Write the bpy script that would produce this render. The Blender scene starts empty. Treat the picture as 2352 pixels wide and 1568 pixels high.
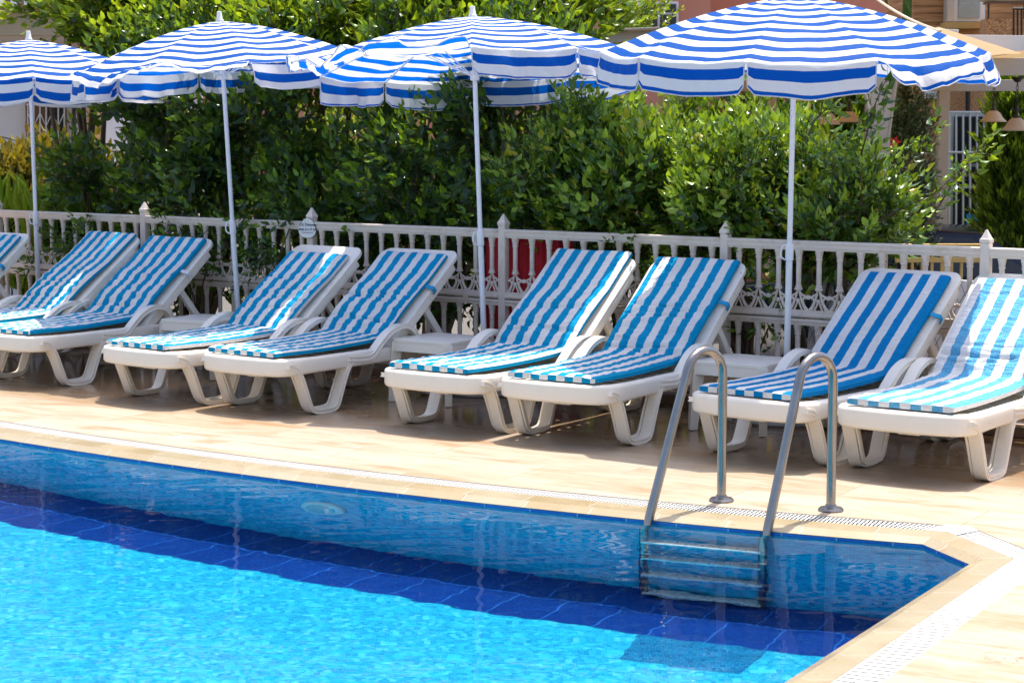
import bpy, bmesh, math, random
import numpy as np
from mathutils import Vector as V, Matrix, noise, geometry
sc = bpy.context.scene
COL = sc.collection
R = math.radians
rnd = random.Random(7)
# ------------------------------------------------------------------ camera
PITCH, FD, CZ = 0.1096, 4573.0, 1.75
cam = bpy.data.cameras.new('camera'); co = bpy.data.objects.new('camera', cam); COL.objects.link(co); sc.camera = co
cam.sensor_width = 36; cam.lens = 70; cam.clip_end = 2000; cam.clip_start = .1
co.location = (0, 0, CZ); co.rotation_euler = (math.pi/2 - PITCH, 0, 0)
cam.dof.use_dof = True; cam.dof.focus_distance = 11.0; cam.dof.aperture_fstop = 9.0
_c, _s = math.cos(PITCH), math.sin(PITCH)
def ray(px, py):
    x = (px-1176)/FD; y = (784-py)/FD
    return V((x, _c+y*_s, y*_c-_s))
def at(px, py, Y):
    d = ray(px, py); t = Y/d.y
    return V((d.x*t, Y, CZ+d.z*t))
def gr(px, py, z=0):
    d = ray(px, py); t = (z-CZ)/d.z
    return V((d.x*t, d.y*t, z))
FO, FU, FN = V((-4.14, 16.05, 0)), V((.814, -.581, 0)), V((.581, .814, 0))
BAY = 1.673
def fpt(i, back=0, z=0): return FO + FU*(BAY*i) + FN*back + V((0, 0, z))
def fenceY(px, back=0):
    k = (px-1176)/4600; o = FO + FN*back
    t = (k*o.y - o.x)/(FU.x - k*FU.y)
    return o.y + FU.y*t
# ------------------------------------------------------------------ helpers
def tag(o, label=None, cat=None, group=None, kind=None):
    if label: o['label'] = label
    if cat: o['category'] = cat
    if group: o['group'] = group
    if kind: o['kind'] = kind
    return o
def empty(name, loc=(0, 0, 0), rz=0, label=None, cat=None, group=None):
    o = bpy.data.objects.new(name, None); COL.objects.link(o)
    o.location = loc; o.rotation_euler = (0, 0, rz); o.empty_display_size = .1
    return tag(o, label, cat, group)
class MB:
    def __init__(s): s.v = []; s.f = []; s.uv = []; s.mi = []
    def add(s, vs, fs, uvs=None, mi=0):
        b = len(s.v); s.v += [tuple(p) for p in vs]
        for k, f in enumerate(fs):
            s.f.append(tuple(b+i for i in f)); s.mi.append(mi)
            s.uv.append([uvs[i] for i in f] if uvs else [(vs[i][0], vs[i][1]) for i in f])
    def box(s, a, b, mi=0):
        x0, y0, z0 = a; x1, y1, z1 = b
        vs = [(x, y, z) for z in (z0, z1) for x, y in ((x0, y0), (x1, y0), (x1, y1), (x0, y1))]
        s.add(vs, [(3, 2, 1, 0), (4, 5, 6, 7), (0, 1, 5, 4), (1, 2, 6, 5), (2, 3, 7, 6), (3, 0, 4, 7)], None, mi)
    def obox(s, c, ax, ay, az, mi=0):   # oriented box: centre + three half vectors
        c, ax, ay, az = V(c), V(ax), V(ay), V(az)
        vs = [c+ax*i+ay*j+az*k for k in (-1, 1) for i, j in ((-1, -1), (1, -1), (1, 1), (-1, 1))]
        s.add(vs, [(3, 2, 1, 0), (4, 5, 6, 7), (0, 1, 5, 4), (1, 2, 6, 5), (2, 3, 7, 6), (3, 0, 4, 7)], None, mi)
    def beam(s, a, b, w, h, mi=0):
        a, b = V(a), V(b); d = b-a; L = d.length; d.normalize()
        side = d.cross(V((0, 0, 1)))
        if side.length < 1e-3: side = V((1, 0, 0))
        side.normalize(); up = side.cross(d)
        s.obox((a+b)/2, d*(L/2), side*(w/2), up*(h/2), mi)
    def sweep(s, path, sec, ref=V((1, 0, 0)), closed=False, cap=True, mi=0, scale=None):
        # section coords (l along ref, m along ref x tangent)
        path = [V(p) for p in path]; n = len(path); k = len(sec); vs = []; 
        for i, p in enumerate(path):
            t = (path[(i+1) % n]-path[i-1]) if closed else (path[min(i+1, n-1)]-path[max(i-1, 0)])
            t.normalize(); l = (ref - t*ref.dot(t)).normalized(); m = l.cross(t)
            q = scale[i] if scale else 1
            vs += [p + l*(a*q) + m*(b*q) for a, b in sec]
        fs = []
        for i in range(n if closed else n-1):
            for j in range(k):
                a, b = i*k+j, i*k+(j+1) % k; c, d = ((i+1) % n)*k+(j+1) % k, ((i+1) % n)*k+j
                fs.append((a, d, c, b))
        if cap and not closed: fs += [tuple(range(k)), tuple(range(n*k-1, (n-1)*k-1, -1))]
        s.add(vs, fs, None, mi)
    def tube(s, path, r, n=8, closed=False, mi=0, cap=True):
        path = [V(p) for p in path]; rs = r if isinstance(r, (list, tuple)) else [r]*len(path)
        vs = []; m = len(path); prev = None
        for i, p in enumerate(path):
            t = (path[(i+1) % m]-path[i-1]) if closed else (path[min(i+1, m-1)]-path[max(i-1, 0)])
            if t.length < 1e-9: t = V((0, 0, 1))
            t.normalize()
            if prev is None:
                prev = t.cross(V((0, 0, 1)) if abs(t.z) < .9 else V((1, 0, 0))).normalized()
            a = (prev-t*prev.dot(t)).normalized(); prev = a; b = t.cross(a)
            vs += [p+(a*math.cos(2*math.pi*j/n)+b*math.sin(2*math.pi*j/n))*rs[i] for j in range(n)]
        fs = []
        for i in range(m if closed else m-1):
            for j in range(n):
                fs.append((i*n+j, i*n+(j+1) % n, ((i+1) % m)*n+(j+1) % n, ((i+1) % m)*n+j))
        if cap and not closed: fs += [tuple(range(n))[::-1], tuple(range((m-1)*n, m*n))]
        s.add(vs, fs, None, mi)
    def lathe(s, prof, n=20, c=(0, 0, 0), mi=0, square=False, rot=0):
        c = V(c); vs = []
        for r, z in prof:
            for j in range(n):
                a = 2*math.pi*j/n+rot
                vs.append(c+V((r*math.cos(a), r*math.sin(a), z)))
        fs = []
        for i in range(len(prof)-1):
            for j in range(n):
                fs.append((i*n+j, i*n+(j+1) % n, (i+1)*n+(j+1) % n, (i+1)*n+j))
        fs += [tuple(range(n))[::-1], tuple(range((len(prof)-1)*n, len(prof)*n))]
        s.add(vs, fs, None, mi)
    def prism(s, poly, a, n, mi=0):     # planar loop of 3D points extruded by vector n
        poly = [V(p) for p in poly]; k = len(poly); n = V(n)
        vs = poly+[p+n for p in poly]
        s.add(vs, [tuple(range(k))[::-1], tuple(range(k, 2*k))]+[(i, (i+1) % k, k+(i+1) % k, k+i) for i in range(k)], None, mi)
    def build(s, name, m, parent=None, smooth=False, bevel=0, loc=None, weld=False):
        me = bpy.data.meshes.new(name); me.from_pydata(s.v, [], s.f)
        ul = me.uv_layers.new(name='UVMap')
        ul.data.foreach_set('uv', np.array([c for f in s.uv for q in f for c in q], dtype=np.float32))
        for mm in (m if isinstance(m, list) else [m]): me.materials.append(mm)
        me.polygons.foreach_set('material_index', s.mi)
        if bevel or weld:
            bm = bmesh.new(); bm.from_mesh(me)
            if weld: bmesh.ops.remove_doubles(bm, verts=bm.verts, dist=1e-5)
            if bevel:
                es = [e for e in bm.edges if len(e.link_faces) == 2 and e.calc_face_angle(0) > .6]
                bmesh.ops.bevel(bm, geom=es, offset=bevel, segments=2, profile=.6, affect='EDGES', clamp_overlap=True)
            bm.to_mesh(me); bm.free()
        if smooth:
            me.polygons.foreach_set('use_smooth', [True]*len(me.polygons))
            if smooth != 'all': me.set_sharp_from_angle(angle=R(40))
        o = bpy.data.objects.new(name, me); COL.objects.link(o)
        if parent: o.parent = parent
        if loc: o.location = loc
        return o
def dup(root, loc=None, rz=None, **kw):
    def cp(o, par):
        c = o.copy(); COL.objects.link(c)
        if par: c.parent = par
        for ch in o.children: cp(ch, c)
        return c
    r = cp(root, None)
    if loc is not None: r.location = loc
    if rz is not None: r.rotation_euler = (0, 0, rz)
    tag(r, **kw); return r
def spline(pts, n=6, closed=False):
    pts = [V(p) for p in pts]; out = []; m = len(pts)
    for i in range(m if closed else m-1):
        g = lambda j: pts[j % m] if closed else pts[max(0, min(m-1, j))]
        p0, p1, p2, p3 = g(i-1), g(i), g(i+1), g(i+2)
        for k in range(n):
            t = k/n
            out.append(.5*((2*p1)+(p2-p0)*t+(2*p0-5*p1+4*p2-p3)*t*t+(3*p1-p0-3*p2+p3)*t**3))
    if not closed: out.append(pts[-1])
    return out
def text(s, size, m, parent, loc, rot, name='lettering', ex=.001, align='CENTER', sx=1.0, off=0.0):
    cu = bpy.data.curves.new(name, 'FONT'); cu.body = s; cu.size = size; cu.extrude = ex; cu.align_x = align; cu.align_y = 'CENTER'; cu.offset = off
    o = bpy.data.objects.new(name, cu); COL.objects.link(o)
    dg = bpy.context.evaluated_depsgraph_get(); me = bpy.data.meshes.new_from_object(o.evaluated_get(dg))
    bpy.data.objects.remove(o); me.materials.clear(); me.materials.append(m)
    q = bpy.data.objects.new(name, me); COL.objects.link(q); q.parent = parent; q.location = loc; q.rotation_euler = rot; q.scale = (sx, 1, 1)
    return q
# ------------------------------------------------------------------ materials
class NT:
    def __init__(s, name):
        s.m = bpy.data.materials.new(name); s.m.use_nodes = True; s.t = s.m.node_tree
        s.b = s.t.nodes['Principled BSDF']; s.out = s.t.nodes['Material Output']
    def n(s, typ, **kw):
        o = s.t.nodes.new('ShaderNode'+typ)
        for k, v in kw.items(): setattr(o, k, v)
        return o
    def l(s, a, b): s.t.links.new(a, b)
    def setin(s, node, **kw):
        for k, v in kw.items():
            i = node.inputs[k.replace('_', ' ')]
            if hasattr(v, 'is_linked') or isinstance(v, bpy.types.NodeSocket): s.l(v, i)
            else: i.default_value = v
    def math(s, op, a, b=0.0, c=None):
        o = s.n('Math', operation=op)
        for i, v in enumerate((a, b) if c is None else (a, b, c)):
            if isinstance(v, bpy.types.NodeSocket): s.l(v, o.inputs[i])
            else: o.inputs[i].default_value = v
        return o.outputs[0]
    def mix(s, f, a, b):
        o = s.n('Mix', data_type='RGBA')
        for i, v in ((0, f), (6, a), (7, b)):
            if isinstance(v, bpy.types.NodeSocket): s.l(v, o.inputs[i])
            else: o.inputs[i].default_value = v if i == 0 else (*v, 1)
        return o.outputs[2]
    def noise(s, scale=5, detail=4, vec=None, rough=.5, dist=0):
        o = s.n('TexNoise'); o.inputs['Scale'].default_value = scale; o.inputs['Detail'].default_value = detail
        o.inputs['Roughness'].default_value = rough; o.inputs['Distortion'].default_value = dist
        if vec is not None: s.l(vec, o.inputs['Vector'])
        return o.outputs['Fac']
    def ramp(s, f, stops):
        o = s.n('ValToRGB'); e = o.color_ramp.elements
        while len(e) < len(stops): e.new(.5)
        for q, (p, c) in zip(e, stops): q.position = p; q.color = (*c, 1) if len(c) == 3 else c
        s.l(f, o.inputs[0]); return o.outputs[0]
    def rng(s, f, a, b, c, d):
        o = s.n('MapRange'); s.l(f, o.inputs[0])
        for i, v in enumerate((a, b, c, d)): o.inputs[i+1].default_value = v
        return o.outputs[0]
    def geo(s): return s.n('NewGeometry').outputs['Position']
    def obj(s): return s.n('TexCoord').outputs['Object']
    def uv(s): return s.n('UVMap').outputs[0]
    def mapping(s, vec, scale=(1, 1, 1), rot=(0, 0, 0), loc=(0, 0, 0)):
        o = s.n('Mapping'); s.l(vec, o.inputs[0]); o.inputs['Scale'].default_value = scale; o.inputs['Rotation'].default_value = rot; o.inputs['Location'].default_value = loc
        return o.outputs[0]
    def bump(s, h, strength=.3, dist=.01):
        o = s.n('Bump'); s.l(h, o.inputs['Height']); o.inputs['Strength'].default_value = strength; o.inputs['Distance'].default_value = dist
        s.l(o.outputs[0], s.b.inputs['Normal']); return o.outputs[0]
    def col(s, c):
        if isinstance(c, bpy.types.NodeSocket): s.l(c, s.b.inputs['Base Color'])
        else: s.b.inputs['Base Color'].default_value = (*c, 1)
    def set(s, **kw):
        for k, v in kw.items():
            i = s.b.inputs[k.replace('_', ' ')]
            if isinstance(v, bpy.types.NodeSocket): s.l(v, i)
            else: i.default_value = v
        return s
def simple(name, c, rough=.5, var=.12, scale=8, metal=0, bump=0, bscale=60):
    t = NT(name); f = t.noise(scale, 5, t.obj())
    t.col(t.mix(f, tuple(x*(1-var) for x in c), tuple(min(1, x*(1+var)) for x in c)))
    t.set(Roughness=t.rng(t.noise(scale*2.3, 3, t.obj()), .3, .7, rough*.8, min(1, rough*1.2)), Metallic=metal)
    if bump: t.bump(t.noise(bscale, 4, t.obj()), bump, .005)
    return t.m
M = {}
M['plastic'] = simple('white_plastic', (.8, .745, .66), .32, .04, 6, bump=.06, bscale=25)
def worn(name, c, dirt, rough, sc, amt, bump):
    t = NT(name); p = t.obj(); f = t.noise(sc, 5, p)
    b = t.mix(f, tuple(x*.95 for x in c), tuple(min(1, x*1.04) for x in c))
    b = t.mix(t.rng(t.noise(sc*.55, 6, p, .65, .6), .52, .74, 0, amt), b, dirt)
    b = t.mix(t.rng(t.noise(sc*9, 3, p, .7), .68, .75, 0, amt*.9), b, tuple(x*.6 for x in dirt))
    t.col(b); t.set(Roughness=t.rng(f, .3, .7, rough*.8, rough*1.3)); t.bump(t.noise(30, 3, p), bump, .004); return t.m
M['plastic'] = worn('weathered_white_plastic', (.82, .75, .645), (.5, .4, .26), .34, 6, .4, .08)
M['fence'] = worn('weathered_cream_fence', (.7, .61, .525), (.34, .23, .14), .55, 9, .5, .12)
M['pole'] = simple('white_enamel', (.74, .75, .77), .3, .03)
M['steel'] = simple('brushed_steel', (.3, .28, .265), .22, .25, 14, 1.0)
M['step'] = simple('pale_step_steel', (.75, .75, .72), .3, .05, 14, .6)
M['dark_metal'] = simple('dark_iron', (.02, .018, .015), .45)
M['beige_beam'] = simple('beige_beam_paint', (.5, .42, .34), .6, .06, 3)
M['white_paint'] = simple('white_paint', (.75, .74, .72), .45, .05)
M['glass'] = simple('dark_window_glass', (.03, .032, .035), .08, .3)
M['white_wall'] = simple('white_render', (.75, .72, .72), .85, .05, 2, bump=.2)
M['beige_wall'] = simple('beige_render', (.47, .4, .3), .85, .06, 1.5, bump=.2)
M['orange_wall'] = simple('ochre_render', (.62, .36, .12), .85, .08, 2, bump=.2)
M['terracotta'] = simple('terracotta_render', (.56, .24, .16), .85, .08, 1.2, bump=.2)
M['brown_wood'] = simple('brown_wood', (.16, .07, .03), .5, .3, 6)
M['yellow_wood'] = simple('yellow_painted_wood', (.62, .4, .12), .55, .1, 6)
M['red_cloth'] = simple('red_cloth', (.5, .008, .016), .7, .15, 6)
M['white_sheet'] = simple('white_sheet', (.8, .78, .77), .6, .05, 4)
M['concrete'] = simple('grey_concrete', (.4, .38, .35), .8, .1, 5, bump=.2)
M['bark'] = simple('grey_brown_bark', (.09, .06, .04), .85, .3, 20, bump=.4)
M['ink'] = simple('navy_ink', (.012, .014, .09), .5)
M['black_ink'] = simple('black_ink', (.02, .02, .025), .5)
M['car_paint'] = simple('dark_blue_car_paint', (.01, .013, .03), .15)
M['rubber'] = simple('black_rubber', (.02, .02, .02), .7)
M['chrome'] = simple('chrome', (.7, .7, .7), .12, .05, 5, 1.0)
M['rope'] = simple('cream_rope', (.55, .48, .38), .8)
M['orange'] = simple('orange_peel', (.75, .25, .02), .45, .1)
M['red_petal'] = simple('red_petal', (.75, .03, .02), .6, .2)
M['soil'] = simple('dark_soil', (.06, .04, .025), .95, .4, 8, bump=.6)
M['asphalt'] = simple('street_asphalt', (.1, .095, .09), .9, .2, 12, bump=.3)
M['kerb'] = simple('brown_kerb_stone', (.22, .15, .1), .7, .3, 6, bump=.2)

def stucco():
    t = NT('speckled_ochre_stucco'); p = t.geo()
    f = t.ramp(t.noise(75, 3, p), [(.42, (.33, .14, .055)), (.54, (.72, .38, .18))])
    t.col(f); t.set(Roughness=.9); t.bump(t.noise(38, 3, p), .5, .02); return t.m
M['stucco'] = stucco()
def planks():
    t = NT('varnished_plank'); p = t.mapping(t.geo(), (1, 1, 14))
    f = t.ramp(t.noise(1.6, 6, p, .65), [(.3, (.22, .09, .03)), (.5, (.5, .23, .085)), (.7, (.64, .34, .15))])
    t.col(f); t.set(Roughness=.6); return t.m
M['planks'] = planks()
def burlap():
    t = NT('brown_shade_cloth'); f = t.noise(120, 2, t.geo())
    t.col(t.mix(f, (.3, .19, .09), (.5, .35, .2))); t.set(Roughness=.9)
    tr = t.n('BsdfTranslucent'); tr.inputs[0].default_value = (.5, .35, .18, 1)
    mx = t.n('MixShader'); mx.inputs[0].default_value = .35
    t.l(t.b.outputs[0], mx.inputs[1]); t.l(tr.outputs[0], mx.inputs[2]); t.l(mx.outputs[0], t.out.inputs[0]); return t.m
M['burlap'] = burlap()
def awning():
    t = NT('striped_awning'); s = t.n('SeparateXYZ'); t.l(t.geo(), s.inputs[0])
    f = t.math('GREATER_THAN', t.math('FRACT', t.math('MULTIPLY', s.outputs[0], 1/.15)), .5)
    t.col(t.mix(f, (.75, .72, .7), (.16, .05, .06))); t.set(Roughness=.8); return t.m
M['awning'] = awning()
def shade():
    t = NT('frosted_lamp_glass'); t.col((.8, .66, .5)); t.set(Roughness=.35)
    tr = t.n('BsdfTranslucent'); tr.inputs[0].default_value = (.85, .65, .45, 1)
    mx = t.n('MixShader'); mx.inputs[0].default_value = .45
    t.l(t.b.outputs[0], mx.inputs[1]); t.l(tr.outputs[0], mx.inputs[2]); t.l(mx.outputs[0], t.out.inputs[0]); return t.m
M['shade'] = shade()
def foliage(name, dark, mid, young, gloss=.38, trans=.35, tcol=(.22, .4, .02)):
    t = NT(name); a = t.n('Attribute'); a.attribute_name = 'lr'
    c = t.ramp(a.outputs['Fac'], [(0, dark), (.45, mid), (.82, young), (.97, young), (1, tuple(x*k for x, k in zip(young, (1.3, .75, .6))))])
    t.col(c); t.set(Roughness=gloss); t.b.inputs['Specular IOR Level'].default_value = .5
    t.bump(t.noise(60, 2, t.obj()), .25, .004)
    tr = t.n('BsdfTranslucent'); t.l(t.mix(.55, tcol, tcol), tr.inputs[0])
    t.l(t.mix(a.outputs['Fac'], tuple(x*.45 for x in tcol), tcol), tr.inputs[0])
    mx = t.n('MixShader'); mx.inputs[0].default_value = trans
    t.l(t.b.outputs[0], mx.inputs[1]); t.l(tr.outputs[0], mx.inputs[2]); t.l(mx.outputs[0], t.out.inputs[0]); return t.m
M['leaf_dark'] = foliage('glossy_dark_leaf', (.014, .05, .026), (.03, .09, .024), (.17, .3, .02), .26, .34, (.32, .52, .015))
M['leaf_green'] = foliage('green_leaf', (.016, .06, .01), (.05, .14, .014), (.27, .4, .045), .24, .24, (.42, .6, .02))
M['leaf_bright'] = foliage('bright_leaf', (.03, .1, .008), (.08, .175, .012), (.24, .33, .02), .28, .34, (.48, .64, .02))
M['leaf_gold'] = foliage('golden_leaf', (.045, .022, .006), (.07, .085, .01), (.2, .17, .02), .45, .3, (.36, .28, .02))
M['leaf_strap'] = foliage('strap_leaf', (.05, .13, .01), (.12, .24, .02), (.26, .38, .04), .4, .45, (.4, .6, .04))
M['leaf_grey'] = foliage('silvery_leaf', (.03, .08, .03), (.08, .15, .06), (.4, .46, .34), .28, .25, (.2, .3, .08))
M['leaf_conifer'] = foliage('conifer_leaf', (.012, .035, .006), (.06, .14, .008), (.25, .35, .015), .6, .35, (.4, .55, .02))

def canopy_mat():
    t = NT('striped_canopy_fabric'); s = t.n('SeparateXYZ'); t.l(t.uv(), s.inputs[0])
    wob = t.math('MULTIPLY', t.math('SUBTRACT', t.noise(7, 2, t.obj()), .5), .008)
    fr = t.math('FRACT', t.math('MULTIPLY', t.math('ADD', s.outputs[1], wob), 1/.118))
    blue = t.math('LESS_THAN', fr, .48)
    hem = t.math('GREATER_THAN', s.outputs[0], .5)     # u>0.5 marks the stitched white hem
    blue = t.math('MULTIPLY', blue, t.math('SUBTRACT', 1.0, hem))
    t.b.inputs['Specular IOR Level'].default_value = .08; c = t.mix(blue, (.76, .75, .74), (.001, .072, .33)); t.col(c); t.set(Roughness=.6)
    t.bump(t.noise(16, 4, t.mapping(t.obj(), (1, 1, .6)), .6), .6, .014)
    tr = t.n('BsdfTranslucent'); t.l(t.mix(blue, (.72, .76, .84), (.002, .16, .8)), tr.inputs[0])
    mx = t.n('MixShader'); mx.inputs[0].default_value = .36
    t.l(t.b.outputs[0], mx.inputs[1]); t.l(tr.outputs[0], mx.inputs[2]); t.l(mx.outputs[0], t.out.inputs[0]); return t.m
M['canopy'] = canopy_mat()
def mattress_mat(name, blue, white, period, phase, edge=.5, fade=0.0, side=None, duty=.5):
    t = NT(name); s = t.n('SeparateXYZ'); t.l(t.uv(), s.inputs[0])
    fr = t.math('FRACT', t.math('ADD', t.math('MULTIPLY', s.outputs[0], 1/period), phase))
    isb = t.math('LESS_THAN', fr, duty)
    if side is not None:
        sd = t.math('GREATER_THAN', s.outputs[1], 5.0)     # v>5 marks the long side gussets
        isb = t.math('ADD', t.math('MULTIPLY', isb, t.math('SUBTRACT', 1.0, sd)), t.math('MULTIPLY', sd, float(side)))
    p = t.obj(); weave = t.noise(560, 2, t.mapping(p, (1, .35, 1)))
    b2 = t.mix(t.math('MULTIPLY', t.math('GREATER_THAN', weave, .56), fade), blue, white)
    dirt = t.rng(t.noise(5, 5, p), .35, .75, 1.0, .86)
    c = t.mix(isb, white, b2); mm = t.n('Mix', data_type='RGBA', blend_type='MULTIPLY'); mm.inputs[0].default_value = 1
    t.l(c, mm.inputs[6]); cc = t.n('CombineColor'); [t.l(dirt, cc.inputs[i]) for i in range(3)]; t.l(cc.outputs[0], mm.inputs[7])
    t.col(mm.outputs[2]); t.set(Roughness=.9); t.b.inputs['Specular IOR Level'].default_value = .1
    h = t.math('ADD', t.noise(38, 4, t.mapping(p, (.45, 1.4, 1)), .6), t.math('MULTIPLY', weave, .12))
    t.bump(h, .9, .016); return t.m

def deck_mat():
    t = NT('travertine_deck'); p = t.geo()
    q = t.mapping(p, (1, 1, 1), (0, 0, R(31)))
    br = t.n('TexBrick'); t.l(q, br.inputs['Vector']); br.inputs['Scale'].default_value = 1
    br.inputs['Brick Width'].default_value = 1.15; br.inputs['Row Height'].default_value = .46; br.inputs['Mortar Size'].default_value = .003
    br.inputs['Color1'].default_value = (.1, .1, .1, 1); br.inputs['Color2'].default_value = (.9, .9, .9, 1); br.inputs['Mortar'].default_value = (.5, .5, .5, 1)
    br.offset = .37
    sep = t.n('SeparateColor'); t.l(br.outputs['Color'], sep.inputs[0]); tone = sep.outputs[0]
    cx = t.n('CombineXYZ'); t.l(t.math('MULTIPLY', tone, 7.0), cx.inputs[2])
    va = t.n('VectorMath', operation='ADD'); t.l(t.mapping(q, (1.1, 4.6, 1), (0, 0, R(4))), va.inputs[0]); t.l(cx.outputs[0], va.inputs[1])
    grain = t.noise(1.7, 7, va.outputs[0], .66, .6)
    fine = t.noise(9, 6, t.mapping(q, (.9, 5, 1)), .7)
    g = t.math('ADD', t.math('MULTIPLY', grain, .72), t.math('MULTIPLY', fine, .28))
    c = t.ramp(g, [(.29, (.235, .12, .045)), (.45, (.315, .215, .125)), (.55, (.36, .29, .205)), (.75, (.385, .335, .265))])
    c = t.mix(t.rng(tone, 0, 1, .0, .65), c, (.395, .35, .29))
    st = t.noise(2.6, 5, t.mapping(q, (.55, 2.2, 1), loc=(3, 1, 0)), .6, .8)
    c = t.mix(t.rng(st, .55, .66, 0, .65), c, (.27, .135, .045))
    c = t.mix(t.math('MULTIPLY', br.outputs['Fac'], .8), c, (.2, .14, .085))
    rp = gr(2318, 1508, 0); dv = t.n('VectorMath', operation='DISTANCE'); t.l(p, dv.inputs[0]); dv.inputs[1].default_value = rp
    rust = t.math('MULTIPLY', t.rng(dv.outputs['Value'], .03, .15, 1, 0), t.rng(t.noise(22, 5, p, .7, 1.5), .52, .6, 0, 1))
    c = t.mix(t.math('MULTIPLY', rust, .85), c, (.22, .075, .015))
    # damp stone, polished; its brown also paints in the shade around the loungers
    wet_shade = t.rng(t.noise(1.15, 5, t.mapping(p, (1, 1, 1), loc=(2.3, 5.1, 0)), .55, .5), .36, .56, .55, 1)
    far = t.n('SeparateXYZ'); t.l(t.mapping(p, (1, 1, 1), (0, 0, R(31))), far.inputs[0])
    band = t.rng(far.outputs[1], 9.1, 9.9, 0, 1)
    w = t.math('MULTIPLY', wet_shade, band)
    c = t.mix(t.math('MULTIPLY', w, .74), c, (.19, .092, .03))
    t.col(c); t.set(Roughness=t.math('SUBTRACT', .52, t.math('MULTIPLY', w, .42)))
    t.bump(t.math('SUBTRACT', g, t.math('MULTIPLY', br.outputs['Fac'], .6)), .12, .006); return t.m
M['deck'] = deck_mat()
def coping_mat():
    t = NT('honey_coping_stone'); s = t.n('SeparateXYZ'); t.l(t.uv(), s.inputs[0]); p = t.geo()
    j = t.math('LESS_THAN', t.math('FRACT', t.math('MULTIPLY', s.outputs[0], 1/.335)), .012)
    tile = t.math('FLOOR', t.math('MULTIPLY', s.outputs[0], 1/.335))
    wn = t.n('TexWhiteNoise', noise_dimensions='1D'); t.l(tile, wn.inputs['W'])
    c = t.mix(wn.outputs['Value'], (.285, .215, .11), (.315, .265, .17))
    c = t.mix(t.rng(t.noise(3.5, 6, p, .6, .5), .4, .7, 0, .5), c, (.36, .31, .22))
    c = t.mix(t.rng(t.noise(26, 4, p), .68, .76, 0, .7), c, (.25, .12, .03))
    c = t.mix(j, c, (.42, .39, .34)); t.col(c); t.set(Roughness=t.rng(t.noise(4, 4, p), .3, .7, .12, .4))
    t.bump(t.noise(30, 3, p), .06, .004); return t.m
M['coping'] = coping_mat()
def mosaic(name, stops, tw=.05, th=.026, grout=(.2, .45, .6), uv=True, rough=.2, gm=.045):
    t = NT(name); q = t.uv() if uv else t.geo()
    br = t.n('TexBrick'); t.l(q, br.inputs['Vector']); br.inputs['Scale'].default_value = 1; br.inputs['Brick Width'].default_value = tw; br.inputs['Row Height'].default_value = th
    br.inputs['Mortar Size'].default_value = th*gm; br.inputs['Color1'].default_value = (0, 0, 0, 1); br.inputs['Color2'].default_value = (1, 1, 1, 1); br.inputs['Mortar'].default_value = (.5, .5, .5, 1)
    sep = t.n('SeparateColor'); t.l(br.outputs['Color'], sep.inputs[0])
    c = t.ramp(sep.outputs[0], stops); c = t.mix(br.outputs['Fac'], c, grout)
    t.col(c); t.set(Roughness=rough); return t.m
M['wall_tile'] = mosaic('teal_wall_mosaic', [(0, (.002, .27, .5)), (.5, (.004, .4, .65)), (1, (.012, .56, .76))], .03, .016, grout=(.06, .6, .74))
M['floor_tile'] = mosaic('cyan_floor_mosaic', [(0, (.004, .25, .5)), (.5, (.008, .33, .56)), (.85, (.015, .4, .61)), (1, (.05, .47, .65))], .025, .025, (.03, .42, .6))
M['navy_tile'] = mosaic('navy_border_tile', [(0, (.002, .026, .18)), (1, (.003, .036, .23))], .245, .34, (.015, .1, .4), gm=.013)  # border tile, its navy deepened to carry the wall's shade over the sunlit strip
M['patch_tile'] = mosaic('dark_teal_patch_mosaic', [(0, (.003, .1, .27)), (1, (.006, .16, .36))], .025, .025, (.02, .24, .44))
M['rim_tile'] = mosaic('blue_rim_tile', [(0, (.02, .12, .5)), (1, (.05, .2, .6))], .245, .06, (.5, .55, .65))
def water_mat():
    t = NT('pool_water'); rf = t.n('BsdfRefraction'); rf.inputs['Color'].default_value = (.93, .985, 1, 1); rf.inputs['Roughness'].default_value = 0; rf.inputs['IOR'].default_value = 1.333
    gl = t.n('BsdfGlossy'); gl.inputs['Roughness'].default_value = 0; gl.inputs['Color'].default_value = (1, 1, 1, 1)
    fr = t.n('Fresnel'); fr.inputs['IOR'].default_value = 1.333; mx = t.n('MixShader')
    t.l(t.math('MULTIPLY', fr.outputs[0], .42), mx.inputs[0])     # seen through a polarising filter: half of the mirror image is cut
    t.l(rf.outputs[0], mx.inputs[1]); t.l(gl.outputs[0], mx.inputs[2]); t.l(mx.outputs[0], t.out.inputs[0]); return t.m
M['water'] = water_mat()
# ------------------------------------------------------------------ sky and sun
ELEV, AZ = R(74), R(27)
w = bpy.data.worlds.new('World'); sc.world = w; w.use_nodes = True
nt = w.node_tree; sky = nt.nodes.new('ShaderNodeTexSky'); sky.sky_type = 'NISHITA'; sky.sun_disc = False
sky.dust_density = 4.0; sky.ozone_density = .6; sky.air_density = .9; sky.sun_elevation = ELEV; sky.sun_rotation = AZ
nt.links.new(sky.outputs[0], nt.nodes['Background'].inputs[0]); nt.nodes['Background'].inputs[1].default_value = .15
sl = bpy.data.lights.new('sun', 'SUN'); sl.energy = 3.5; sl.angle = R(.53); sl.color = (1, .94, .84)
so = bpy.data.objects.new('sun', sl); COL.objects.link(so); so.location = (3, 5, 12)
sd = V((-math.sin(AZ)*math.cos(ELEV), -math.cos(AZ)*math.cos(ELEV), -math.sin(ELEV)))
so.rotation_euler = sd.to_track_quat('-Z', 'Y').to_euler()
sl.cycles.is_caustics_light = True
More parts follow.
